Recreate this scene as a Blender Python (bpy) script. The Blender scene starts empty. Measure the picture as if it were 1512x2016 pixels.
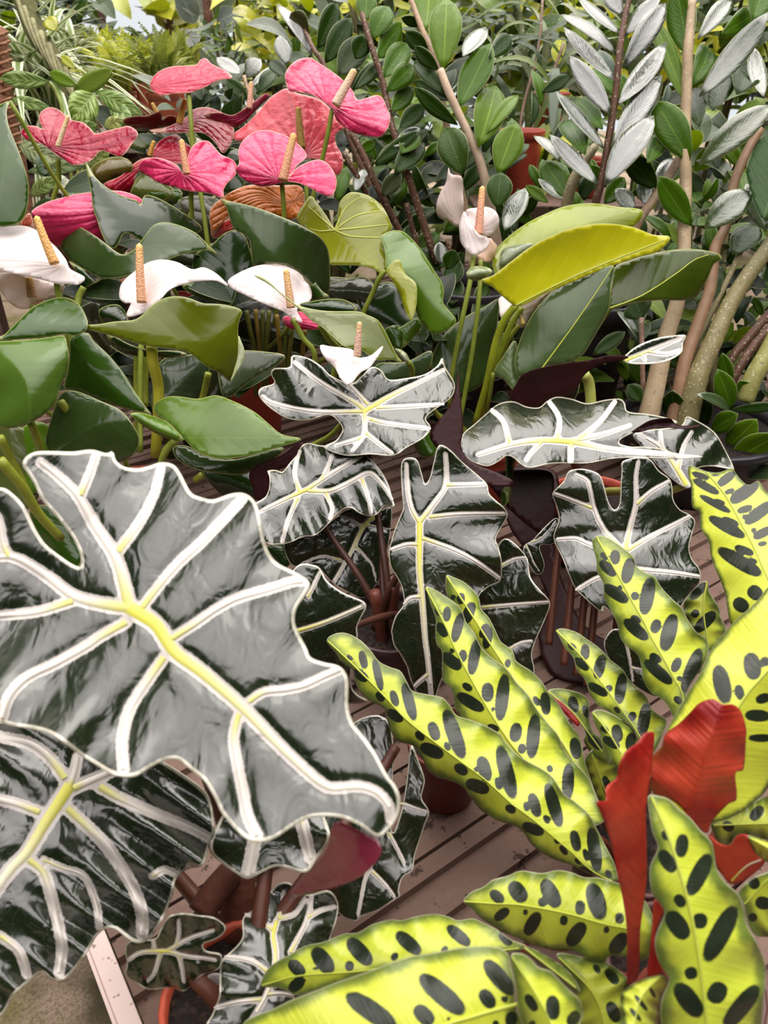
import bpy, math, random
import numpy as np
from mathutils import Vector
from mathutils.geometry import delaunay_2d_cdt

# ------------------------------------------------------------------ camera
scene = bpy.context.scene
COL = scene.collection
CAM_H, PITCH, FPX = 0.74, math.radians(32.0), 1500.0
cam_d = bpy.data.cameras.new('camera')
cam = bpy.data.objects.new('camera', cam_d)
COL.objects.link(cam)
cam.location = (0, 0, CAM_H)
cam.rotation_euler = (math.radians(90) - PITCH, 0, 0)
cam_d.sensor_fit = 'VERTICAL'
cam_d.sensor_height = 24.0
cam_d.lens = 24.0 * FPX / 2016.0
cam_d.clip_start = 0.02
cam_d.dof.use_dof = True
cam_d.dof.focus_distance = 1.0
cam_d.dof.aperture_fstop = 5.6
scene.camera = cam

# ------------------------------------------------------------------ sky (bright overcast day through a clear roof)
world = bpy.data.worlds.new('overcast_sky')
scene.world = world
world.use_nodes = True
wn, wl = world.node_tree.nodes, world.node_tree.links
wn.clear()
w_out = wn.new('ShaderNodeOutputWorld')
w_bg = wn.new('ShaderNodeBackground')
w_tc = wn.new('ShaderNodeTexCoord')
w_sep = wn.new('ShaderNodeSeparateXYZ')
w_rmp = wn.new('ShaderNodeValToRGB')
wl.new(w_tc.outputs['Generated'], w_sep.inputs[0])
wl.new(w_sep.outputs['Z'], w_rmp.inputs[0])
wl.new(w_rmp.outputs[0], w_bg.inputs[0])
wl.new(w_bg.outputs[0], w_out.inputs[0])
cr = w_rmp.color_ramp
cr.elements[0].position = 0.0; cr.elements[0].color = (0.20, 0.21, 0.22, 1)
cr.elements[1].position = 1.0; cr.elements[1].color = (1.0, 0.93, 0.915, 1)
el = cr.elements.new(0.45); el.color = (0.31, 0.292, 0.288, 1)
w_bg.inputs[1].default_value = 3.3

sun_d = bpy.data.lights.new('sun', 'SUN')
sun_d.energy = 1.3
sun_d.angle = math.radians(55)
sun_d.color = (1.0, 0.96, 0.88)
sun = bpy.data.objects.new('sun', sun_d)
COL.objects.link(sun)
sun.rotation_euler = (math.radians(-26), math.radians(10), 0)

vs = scene.view_settings
vs.view_transform = 'Standard'
vs.look = 'None'
vs.exposure = 0.3
vs.gamma = 1.0
vs.use_curve_mapping = False

# ------------------------------------------------------------------ helpers
SP, CP = math.sin(PITCH), math.cos(PITCH)
def ray(px, py):
    x = (px - 756.0) / FPX; y = -(py - 1008.0) / FPX
    return np.array([x, CP + y * SP, -SP + y * CP])
def W3(px, py, d):
    return ray(px, py) * d + np.array([0, 0, CAM_H])
def rays(P):
    x = (P[:, 0] - 756.0) / FPX; y = -(P[:, 1] - 1008.0) / FPX
    return np.stack([x, CP + y * SP, -SP + y * CP], 1)
def at_z(px, py, z):
    r = ray(px, py); t = (z - CAM_H) / r[2]
    return r * t + np.array([0, 0, CAM_H])

def crom(pts, n=6, closed=False):
    P = np.array(pts, float)
    if closed:
        Q = np.vstack([P[-1], P, P[0], P[1]]); m = len(P)
    else:
        Q = np.vstack([2 * P[0] - P[1], P, 2 * P[-1] - P[-2]]); m = len(P) - 1
    out = []
    for i in range(m):
        a, b, c, d = Q[i], Q[i + 1], Q[i + 2], Q[i + 3]
        for k in range(n):
            t = k / n
            out.append(0.5 * (2 * b + (c - a) * t + (2 * a - 5 * b + 4 * c - d) * t * t + (3 * b - a - 3 * c + d) * t ** 3))
    if not closed: out.append(P[-1])
    return np.array(out)
def resample(P, step, closed=False):
    Q = np.vstack([P, P[:1]]) if closed else P
    L = np.r_[0, np.cumsum(np.linalg.norm(np.diff(Q, axis=0), axis=1))]
    n = max(3, int(round(L[-1] / step)))
    u = np.linspace(0, L[-1], n + 1)
    R = np.stack([np.interp(u, L, Q[:, k]) for k in range(Q.shape[1])], 1)
    return R[:-1] if closed else R
def segdist(P, Q):
    """distance of points P to polyline Q, and the fraction along Q"""
    A, B = Q[:-1], Q[1:]
    D = B - A; L2 = (D ** 2).sum(1) + 1e-9
    best = np.full(len(P), 1e9); frac = np.zeros(len(P))
    Ls = np.sqrt(L2); cum = np.r_[0, np.cumsum(Ls)]
    for i in range(len(A)):
        t = np.clip(((P - A[i]) @ D[i]) / L2[i], 0, 1)
        dd = np.linalg.norm(P - A[i] - t[:, None] * D[i], axis=1)
        m = dd < best
        best[m] = dd[m]; frac[m] = (cum[i] + t[m] * Ls[i]) / cum[-1]
    return best, frac
def inside(P, Q):
    x, y = P[:, 0], P[:, 1]; r = np.zeros(len(P), bool)
    X1, Y1 = Q[:, 0], Q[:, 1]; X2, Y2 = np.roll(X1, -1), np.roll(Y1, -1)
    for a, b, c, d in zip(X1, Y1, X2, Y2):
        if b == d: continue
        m = (b > y) != (d > y)
        r ^= m & (x < (c - a) * (y - b) / (d - b) + a)
    return r

def mesh_obj(name, V, F, mats, parent=None, attrs=None, col=None, smooth=True):
    me = bpy.data.meshes.new(name)
    me.from_pydata([tuple(v) for v in V], [], F)
    if smooth: me.polygons.foreach_set('use_smooth', [True] * len(me.polygons))
    if attrs:
        for k, a in attrs.items():
            at = me.attributes.new(k, 'FLOAT', 'POINT')
            at.data.foreach_set('value', np.asarray(a, dtype=np.float32))
    for m in (mats if isinstance(mats, (list, tuple)) else [mats]): me.materials.append(m)
    o = bpy.data.objects.new(name, me)
    COL.objects.link(o)
    if parent is not None: o.parent = parent
    if col is not None: o.color = (*col, 1)
    return o
def solid(o, th, back=1, rim=0, off=-1):
    m = o.modifiers.new('thickness', 'SOLIDIFY')
    m.thickness = th; m.offset = off; m.material_offset = back; m.material_offset_rim = rim
    m.use_rim = True
    return o
def tag(o, label, cat, group=None, kind=None):
    o['label'] = label
    if cat: o['category'] = cat
    if group: o['group'] = group
    if kind: o['kind'] = kind
    return o
ORG = {}
def thing(name, label, cat, loc, group=None):
    o = bpy.data.objects.new(name, None)
    o.empty_display_size = 0.05
    COL.objects.link(o); o.location = tuple(loc)
    tag(o, label, cat, group)
    ORG[o.name] = np.array(loc, float)
    return o
def org(p):
    while p is not None and p.type != 'EMPTY': p = p.parent
    return ORG[p.name] if p is not None else np.zeros(3)

# ------------------------------------------------------------------ materials
class NT:
    def __init__(s, name):
        s.m = bpy.data.materials.new(name); s.m.use_nodes = True
        s.t = s.m.node_tree; s.t.nodes.clear()
        s.out = s.n('ShaderNodeOutputMaterial')
    def n(s, t): return s.t.nodes.new(t)
    def put(s, sock, v):
        if isinstance(v, bpy.types.NodeSocket): s.t.links.new(v, sock)
        elif isinstance(v, (tuple, list)) and len(v) == 3 and sock.type == 'RGBA': sock.default_value = (*v, 1)
        else: sock.default_value = v
    def attr(s, name):
        a = s.n('ShaderNodeAttribute'); a.attribute_name = name; return a.outputs['Fac']
    def math(s, op, a, b=None, c=None, clamp=False):
        n = s.n('ShaderNodeMath'); n.operation = op; n.use_clamp = clamp
        for i, v in enumerate((a, b, c)):
            if v is not None: s.put(n.inputs[i], v)
        return n.outputs[0]
    def step(s, v, a, b):
        n = s.n('ShaderNodeMapRange'); n.interpolation_type = 'SMOOTHSTEP'
        s.put(n.inputs[0], v); s.put(n.inputs[1], a); s.put(n.inputs[2], b)
        n.inputs[3].default_value = 0; n.inputs[4].default_value = 1
        return n.outputs[0]
    def mix(s, f, a, b, mode='MIX'):
        n = s.n('ShaderNodeMix'); n.data_type = 'RGBA'; n.blend_type = mode
        s.put(n.inputs[0], f); s.put(n.inputs[6], a); s.put(n.inputs[7], b)
        return n.outputs[2]
    def noise(s, scale, detail=2, rough=0.5, vec=None, stretch=None, dist=0):
        n = s.n('ShaderNodeTexNoise'); n.inputs['Scale'].default_value = scale
        n.inputs['Detail'].default_value = detail; n.inputs['Roughness'].default_value = rough
        n.inputs['Distortion'].default_value = dist
        v = vec if vec is not None else s.obj()
        if stretch:
            mp = s.n('ShaderNodeMapping'); mp.inputs['Scale'].default_value = stretch
            s.t.links.new(v, mp.inputs[0]); v = mp.outputs[0]
        s.t.links.new(v, n.inputs['Vector'])
        return n.outputs['Fac']
    def obj(s): return s.n('ShaderNodeTexCoord').outputs['Object']
    def comb(s, x, y, z=0.0):
        n = s.n('ShaderNodeCombineXYZ')
        for i, v in enumerate((x, y, z)): s.put(n.inputs[i], v)
        return n.outputs[0]
    def ocol(s): return s.n('ShaderNodeObjectInfo').outputs['Color']
    def orand(s): return s.n('ShaderNodeObjectInfo').outputs['Random']
    def hsv(s, col, h=0.5, sat=1.0, val=1.0):
        n = s.n('ShaderNodeHueSaturation')
        s.put(n.inputs['Hue'], h); s.put(n.inputs['Saturation'], sat); s.put(n.inputs['Value'], val); s.put(n.inputs['Color'], col)
        return n.outputs[0]
    def bump(s, h, strength=0.4, dist=0.002):
        n = s.n('ShaderNodeBump'); n.inputs['Strength'].default_value = strength
        n.inputs['Distance'].default_value = dist; s.put(n.inputs['Height'], h)
        return n.outputs[0]
    def fin(s, col, rough=0.4, ior=1.5, normal=None, trans=0.0, tcol=None, coat=0.0, spec=0.5):
        b = s.n('ShaderNodeBsdfPrincipled')
        s.put(b.inputs['Base Color'], col); s.put(b.inputs['Roughness'], rough)
        b.inputs['IOR'].default_value = ior
        b.inputs['Specular IOR Level'].default_value = spec
        if coat: b.inputs['Coat Weight'].default_value = coat; b.inputs['Coat Roughness'].default_value = 0.15
        if normal is not None: s.put(b.inputs['Normal'], normal)
        sh = b.outputs[0]
        if trans:
            tr = s.n('ShaderNodeBsdfTranslucent'); s.put(tr.inputs[0], tcol if tcol is not None else col)
            mx = s.n('ShaderNodeMixShader'); mx.inputs[0].default_value = trans
            s.t.links.new(sh, mx.inputs[1]); s.t.links.new(tr.outputs[0], mx.inputs[2]); sh = mx.outputs[0]
        s.t.links.new(sh, s.out.inputs[0])
        return s.m

def m_aloc_top():
    k = NT('alocasia_leaf'); ob = k.obj()
    vd, ed = k.attr('vd'), k.attr('ed')
    fz = k.noise(420, 2, 0.6, ob)
    vdn = k.math('ADD', vd, k.math('MULTIPLY', k.math('SUBTRACT', fz, 0.5), 0.9))
    halo = k.math('SUBTRACT', 1.0, k.step(vdn, 0.75, 1.15))
    edge = k.math('SUBTRACT', 1.0, k.step(ed, 0.75, 1.2))
    n1 = k.noise(26, 3, 0.5, ob)
    base = k.mix(n1, (0.005, 0.009, 0.004), (0.016, 0.026, 0.008))
    # faint network of fine side veins
    fine = k.noise(60, 1, 0.4, ob, dist=1.5)
    fl = k.math('SUBTRACT', 1.0, k.step(k.math('ABSOLUTE', k.math('SUBTRACT', fine, 0.5)), 0.0, 0.012))
    base = k.mix(k.math('MULTIPLY', fl, 0.10), base, (0.35, 0.36, 0.30))
    c = k.mix(halo, base, (0.52, 0.48, 0.44))
    c = k.mix(edge, c, (0.54, 0.52, 0.42))
    w = k.noise(55, 2, 0.5, ob, stretch=(1.0, 0.45, 1.0), dist=0.9)
    h = k.math('ADD', k.math('MULTIPLY', w, 1.0), k.math('MULTIPLY', k.step(vd, 0.0, 4.0), 0.2))
    return k.fin(c, k.math('ADD', 0.22, k.math('MULTIPLY', halo, 0.25)), 1.86, k.bump(h, 0.5, 0.005), spec=0.5)
def m_plain(name, col, rough=0.45, nscale=40, var=0.35, ior=1.5, bump=0.2, bscale=80, trans=0.0):
    k = NT(name); ob = k.obj()
    c = k.ocol() if col is None else col
    n1 = k.noise(nscale, 3, 0.6, ob)
    c2 = k.hsv(c, 0.5, 1.0, k.math('ADD', 1 - var / 2, k.math('MULTIPLY', n1, var)))
    return k.fin(c2, rough, ior, k.bump(k.noise(bscale, 2, 0.5, ob), bump, 0.003), trans=trans, tcol=c2 if trans else None)
def m_vein():
    k = NT('pale_vein'); s = k.attr('s')
    c = k.mix(k.step(s, 0.05, 0.9), (0.66, 0.64, 0.10), (0.78, 0.75, 0.62))
    return k.fin(c, 0.4, 1.45)
def m_lat():
    k = NT('cream_side_vein'); s = k.attr('s')
    c = k.mix(k.step(s, 0.0, 0.35), (0.62, 0.60, 0.18), (0.66, 0.62, 0.56))
    return k.fin(c, 0.45, 1.45)
def m_goep_top():
    k = NT('rattlesnake_leaf'); ob = k.obj()
    sp, ed, vd = k.attr('sp'), k.attr('ed'), k.attr('vd')
    s, t = k.attr('s'), k.attr('t')
    st = k.noise(1.0, 2, 0.5, k.comb(k.math('MULTIPLY', k.math('SUBTRACT', s, k.math('MULTIPLY', k.math('ABSOLUTE', t), 0.12)), 70.0), k.math('MULTIPLY', t, 1.2)))
    base = k.mix(st, (0.50, 0.60, 0.035), (0.72, 0.78, 0.10))
    n1 = k.noise(18, 2, 0.5, ob)
    base = k.mix(k.math('MULTIPLY', n1, 0.5), base, k.ocol())
    edge = k.math('SUBTRACT', 1.0, k.step(k.math('ADD', ed, k.math('MULTIPLY', k.math('SUBTRACT', k.noise(70, 2, 0.5, ob), 0.5), 1.6)), 0.25, 1.5))
    c = k.mix(k.math('MULTIPLY', edge, 0.85), base, (0.055, 0.11, 0.03))
    spot = k.math('SUBTRACT', 1.0, k.step(k.math('ADD', sp, k.math('MULTIPLY', k.math('SUBTRACT', k.noise(500, 1, 0.5, ob), 0.5), 0.10)), -0.06, 0.06))
    c = k.mix(spot, c, k.mix(k.noise(60, 2, 0.5, ob), (0.012, 0.017, 0.010), (0.028, 0.040, 0.022)))
    rim = k.math('SUBTRACT', 1.0, k.step(ed, 0.06, 0.14))
    c = k.mix(k.math('MULTIPLY', rim, 0.6), c, (0.62, 0.60, 0.42))
    h = k.math('ADD', k.noise(60, 2, 0.5, ob), k.math('MULTIPLY', st, 0.5))
    return k.fin(c, 0.22, 1.46, k.bump(h, 0.3, 0.003), trans=0.18, tcol=k.mix(spot, base, (0.12, 0.2, 0.04)))
def m_goep_under():
    k = NT('wine_red_underside'); ob = k.obj()
    t, s = k.attr('t'), k.attr('s')
    n1 = k.noise(22, 3, 0.5, ob)
    c = k.mix(k.step(n1, 0.3, 0.7), (0.26, 0.006, 0.006), (0.58, 0.070, 0.030))
    c = k.hsv(c, 0.5, 1.0, 1.0)
    st = k.noise(1.0, 1, 0.5, k.comb(k.math('MULTIPLY', k.math('SUBTRACT', s, k.math('MULTIPLY', k.math('ABSOLUTE', t), 0.2)), 26.0), 0.0))
    return k.fin(c, 0.38, 1.5, k.bump(k.math('ADD', st, k.noise(18, 2, 0.5, ob)), 0.22, 0.006), trans=0.12)
def m_anth(name, rough=0.18, ior=1.58, veins=7.0, margin=True, vstr=0.16, bstr=0.34, trans=0.2, vlight=True, puck=16, lb=0.08, radial=False):
    k = NT(name); ob = k.obj()
    s, t, ed = k.attr('s'), k.attr('t'), k.attr('ed')
    c = k.ocol()
    n1 = k.noise(14, 3, 0.5, ob)
    c = k.hsv(c, 0.5, 1.0, k.math('ADD', 0.72, k.math('MULTIPLY', n1, 0.56)))
    at = k.math('ABSOLUTE', t)
    ph = k.math('MULTIPLY', k.math('SUBTRACT', s, k.math('MULTIPLY', at, 0.38)), veins)
    if radial: ph = k.math('MULTIPLY', k.math('ARCTAN2', t, k.math('ADD', s, 0.12)), veins)
    ph = k.math('ADD', ph, k.math('MULTIPLY', k.math('SUBTRACT', k.noise(9, 1, 0.5, ob), 0.5), 0.5))
    fr = k.math('ABSOLUTE', k.math('SUBTRACT', k.math('FRACT', ph), 0.5))
    line = k.math('SUBTRACT', 1.0, k.step(fr, 0.015, 0.06))
    midr = k.math('SUBTRACT', 1.0, k.step(at, 0.012, 0.035))
    v = k.math('MAXIMUM', k.math('MULTIPLY', line, 0.5), midr)
    vc = k.hsv(c, 0.49, 0.9, 1.9 if vlight else 0.55)
    c = k.mix(k.math('MULTIPLY', v, vstr), c, vc)
    if margin:
        edge = k.math('SUBTRACT', 1.0, k.step(ed, 0.35, 0.8))
        c = k.mix(k.math('MULTIPLY', edge, 0.5), c, (0.55, 0.58, 0.22) if vlight else (0.85, 0.62, 0.45))
    h = k.math('ADD', k.math('MULTIPLY', k.step(fr, 0.0, 0.35), lb), k.noise(puck, 2, 0.5, ob))
    return k.fin(c, rough, ior, k.bump(h, bstr, 0.005), trans=trans, tcol=k.hsv(c, 0.49, 1.1, 1.3) if vlight else c)
def m_spadix():
    k = NT('spadix_flesh'); s = k.attr('s')
    c = k.mix(k.step(s, 0.45, 1.0), k.ocol(), k.mix(0.55, k.ocol(), (0.85, 0.55, 0.12)))
    vo = k.n('ShaderNodeTexVoronoi'); vo.inputs['Scale'].default_value = 420
    k.t.links.new(k.obj(), vo.inputs['Vector'])
    return k.fin(c, 0.5, 1.45, k.bump(vo.outputs['Distance'], 0.5, 0.002))
def m_stem(name, rough=0.45, speck=0.0, rings=0.0):
    k = NT(name); ob = k.obj(); c = k.ocol()
    n1 = k.noise(50, 3, 0.6, ob)
    c = k.hsv(c, 0.5, 1.0, k.math('ADD', 0.65, k.math('MULTIPLY', n1, 0.7)))
    if speck:
        sp = k.step(k.noise(230, 1, 0.4, ob), 0.62, 0.70)
        c = k.mix(k.math('MULTIPLY', sp, speck), c, (0.62, 0.58, 0.40))
        dk = k.step(k.noise(90, 2, 0.5, ob), 0.66, 0.72)
        c = k.mix(k.math('MULTIPLY', dk, 0.5), c, (0.06, 0.04, 0.025))
    return k.fin(c, rough, 1.45, k.bump(n1, 0.3, 0.002))
def m_zz(name='zz_leaflet', ior=1.32, rough=0.25):
    k = NT(name); ob = k.obj()
    s, t = k.attr('s'), k.attr('t'); at = k.math('ABSOLUTE', t)
    c = k.hsv(k.ocol(), 0.5, 1.0, k.math('ADD', 0.7, k.math('MULTIPLY', k.noise(16, 2, 0.5, ob), 0.6)))
    midr = k.math('SUBTRACT', 1.0, k.step(at, 0.02, 0.07))
    c = k.mix(k.math('MULTIPLY', midr, 0.6), c, k.hsv(c, 0.49, 0.95, 2.2))
    edge = k.step(at, 0.93, 0.98)
    c = k.mix(k.math('MULTIPLY', edge, 0.7), c, (0.5, 0.55, 0.28))
    st = k.noise(1.0, 2, 0.5, k.comb(k.math('MULTIPLY', k.math('SUBTRACT', s, k.math('MULTIPLY', at, 0.3)), 30.0), k.math('MULTIPLY', t, 2.0)))
    return k.fin(c, rough, ior, k.bump(k.math('ADD', st, k.noise(50, 2, 0.5, ob)), 0.3, 0.003), trans=0.22, tcol=k.hsv(c, 0.48, 1.1, 1.6))
def m_striped(name, ca, cb, n=3.0):
    k = NT(name); t = k.attr('t')
    f = k.step(k.math('ABSOLUTE', t), 0.35, 0.5)
    c = k.mix(f, ca, cb)
    return k.fin(c, 0.4, 1.45, trans=0.15, tcol=c)
def m_varieg():
    k = NT('variegated_leaf'); ob = k.obj(); s, t = k.attr('s'), k.attr('t'); at = k.math('ABSOLUTE', t)
    st = k.noise(1.0, 2, 0.6, k.comb(k.math('MULTIPLY', k.math('SUBTRACT', s, k.math('MULTIPLY', at, 0.35)), 14.0), k.math('MULTIPLY', t, 1.0)))
    c = k.mix(k.step(st, 0.46, 0.56), k.ocol(), k.hsv(k.ocol(), 0.48, 0.75, 3.0))
    c = k.mix(k.math('MULTIPLY', k.math('SUBTRACT', 1.0, k.step(at, 0.02, 0.06)), 0.6), c, (0.6, 0.65, 0.25))
    return k.fin(c, 0.3, 1.5, k.bump(st, 0.2, 0.003), trans=0.12, tcol=c)
def m_net():
    k = NT('dark_shade_net'); ob = k.obj()
    n1 = k.noise(3, 3, 0.6, ob); n2 = k.noise(400, 1, 0.5, ob)
    c = k.mix(n1, (0.012, 0.022, 0.010), (0.035, 0.055, 0.018))
    return k.fin(c, 0.9, 1.3, k.bump(n2, 0.3, 0.002))
def m_soil():
    k = NT('potting_soil'); ob = k.obj()
    n = k.noise(140, 4, 0.7, ob)
    c = k.mix(k.step(n, 0.45, 0.7), (0.012, 0.007, 0.005), (0.07, 0.04, 0.028))
    return k.fin(c, 0.8, 1.45, k.bump(n, 1.0, 0.01))
def m_plank():
    k = NT('weathered_plank'); ob = k.obj()
    n1 = k.noise(9, 4, 0.6, ob); n2 = k.noise(160, 3, 0.65, ob)
    c = k.mix(n1, (0.11, 0.066, 0.050), (0.26, 0.172, 0.138))
    c = k.mix(k.math('MULTIPLY', k.step(n2, 0.52, 0.62), 0.6), c, (0.16, 0.10, 0.075))
    dirt = k.step(k.noise(38, 4, 0.7, ob), 0.60, 0.66)
    c = k.mix(k.math('MULTIPLY', dirt, 0.85), c, (0.03, 0.022, 0.016))
    return k.fin(c, 0.8, 1.25, k.bump(n2, 0.3, 0.002))
def m_rail():
    k = NT('painted_edge_board'); ob = k.obj()
    n1 = k.noise(12, 3, 0.6, ob); sp = k.step(k.noise(120, 2, 0.5, ob), 0.69, 0.73)
    c = k.mix(n1, (0.62, 0.47, 0.43), (0.78, 0.63, 0.58))
    c = k.mix(k.math('MULTIPLY', sp, 0.8), c, (0.22, 0.12, 0.09))
    return k.fin(c, 0.55, 1.45, k.bump(n1, 0.1, 0.002))
def m_moss():
    k = NT('mossy_concrete'); ob = k.obj()
    n1 = k.noise(5, 4, 0.65, ob); n2 = k.noise(190, 4, 0.75, ob)
    c = k.mix(k.step(n1, 0.35, 0.62), (0.20, 0.175, 0.06), (0.46, 0.34, 0.25))
    c = k.mix(k.step(k.noise(3.3, 3, 0.6, ob), 0.55, 0.66), c, (0.07, 0.06, 0.03))
    c = k.mix(k.math('MULTIPLY', k.step(n2, 0.42, 0.62), 0.55), c, (0.07, 0.055, 0.03))
    return k.fin(c, 0.85, 1.4, k.bump(n2, 0.8, 0.006))
def m_pot():
    k = NT('plastic_pot'); ob = k.obj()
    c = k.hsv(k.ocol(), 0.5, 1.0, k.math('ADD', 0.85, k.math('MULTIPLY', k.noise(25, 3, 0.6, ob), 0.3)))
    dirt = k.step(k.noise(70, 3, 0.7, ob), 0.66, 0.72)
    c = k.mix(k.math('MULTIPLY', dirt, 0.5), c, (0.05, 0.03, 0.02))
    return k.fin(c, 0.42, 1.48)

M = dict(aloc=m_aloc_top(), aloc_u=m_plain('maroon_underside', (0.030, 0.007, 0.008), 0.4, 30, 0.9, 1.28, 0.3, 60),
         aloc_p=m_plain('plum_underside', (0.20, 0.020, 0.045), 0.2, 30, 0.7, 1.8, 0.8, 40),
         vein=m_vein(), goep=m_goep_top(), goep_u=m_goep_under(), anth=m_anth('anthurium_leaf'),
         spathe=m_anth('waxy_spathe', 0.22, 1.45, 3.2, True, 0.40, 0.9, 0.10, False, 60, 0.22, True),
         pale=m_anth('pale_spathe', 0.34, 1.45, 3.0, False, 0.10, 0.25, 0.10, False, 14, 0.2, True),
         spadix=m_spadix(), stem=m_stem('smooth_stalk'), cane=m_stem('speckled_cane', 0.5, 0.6), zz=m_zz(), zzs=m_zz('zz_leaflet_glossy', 2.7, 0.2), lat=m_lat(), rib=m_plain('lime_rib', (0.44, 0.50, 0.06), 0.45, 60, 0.2),
         strip=m_striped('green_white_blade', (0.16, 0.26, 0.05), (0.74, 0.76, 0.55)), vari=m_varieg(),
         soil=m_soil(), net=m_net(), plank=m_plank(), rail=m_rail(), moss=m_moss(), pot=m_pot(),
         bark=m_plain('dark_bark', None, 0.85, 60, 0.9, 1.4, 0.9, 90), bg=m_plain('background_leaf', None, 0.4, 20, 0.6, 1.5, 0.2, 50, 0.3))

# ------------------------------------------------------------------ builders
def depth_fn(base, tip, mid, Wd, d, e, rip, extra):
    base = np.array(base, float); ax = np.array(tip, float) - base
    L = np.linalg.norm(ax); a = ax / L; n = np.array([-a[1], a[0]])
    ms = (mid - base) @ a / L; ml = (mid - base) @ n
    o = np.argsort(ms); ms, ml = ms[o], ml[o]
    if len(d) == 2: d = (d[0], (d[0] + d[1]) / 2, d[1])
    def st(P):
        s = (P - base) @ a / L; l = (P - base) @ n
        return s, (l - np.interp(s, ms, ml)) / Wd
    q0, q1, q2 = d[0], -3 * d[0] + 4 * d[1] - d[2], 2 * d[0] - 4 * d[1] + 2 * d[2]
    def f(P):
        s, t = st(P)
        sc = np.clip(s, -0.25, 1.15)
        z = q0 + q1 * sc + q2 * sc * sc
        at = np.abs(t)
        z = z + np.where(t < 0, e[0], e[1]) * (0.4 * at + 0.6 * at * at)
        if rip: z = z + rip[0] * np.minimum(at, 1.2) ** 1.6 * np.sin(2 * math.pi * rip[1] * s + np.where(t < 0, 0.6, 2.4) + (rip[2] if len(rip) > 2 else 0))
        if extra is not None: z = z + extra(P)
        return z
    return f, st

def ridge(parent, name, pts, w0, w1, f, o3, mat, hgt=0.0012, sink=0.0004):
    Q = resample(crom(pts, 8), 7.0); n = len(Q)
    T = np.gradient(Q, axis=0); T /= (np.linalg.norm(T, axis=1)[:, None] + 1e-9)
    N = np.stack([-T[:, 1], T[:, 0]], 1)
    u = np.linspace(0, 1, n); w = w0 + (w1 - w0) * u
    prof = [(-1, -sink), (-0.62, 0.7 * hgt), (0, hgt), (0.62, 0.7 * hgt), (1, -sink)]
    V = []; S = []
    for k, (a, h) in enumerate(prof):
        P = Q + N * (a * w)[:, None]
        hh = h * (0.35 + 0.65 * w / max(w0, w1)) if h > 0 else h
        V.append(rays(P) * (f(P) - hh)[:, None]); S.append(u)
    V = np.concatenate(V) + np.array([0, 0, CAM_H]) - o3
    F = []
    for k in range(4):
        for i in range(n - 1):
            F.append((k * n + i, k * n + i + 1, (k + 1) * n + i + 1, (k + 1) * n + i))
    return mesh_obj(name, V, F, mat, parent, {'s': np.concatenate(S)})

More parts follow.
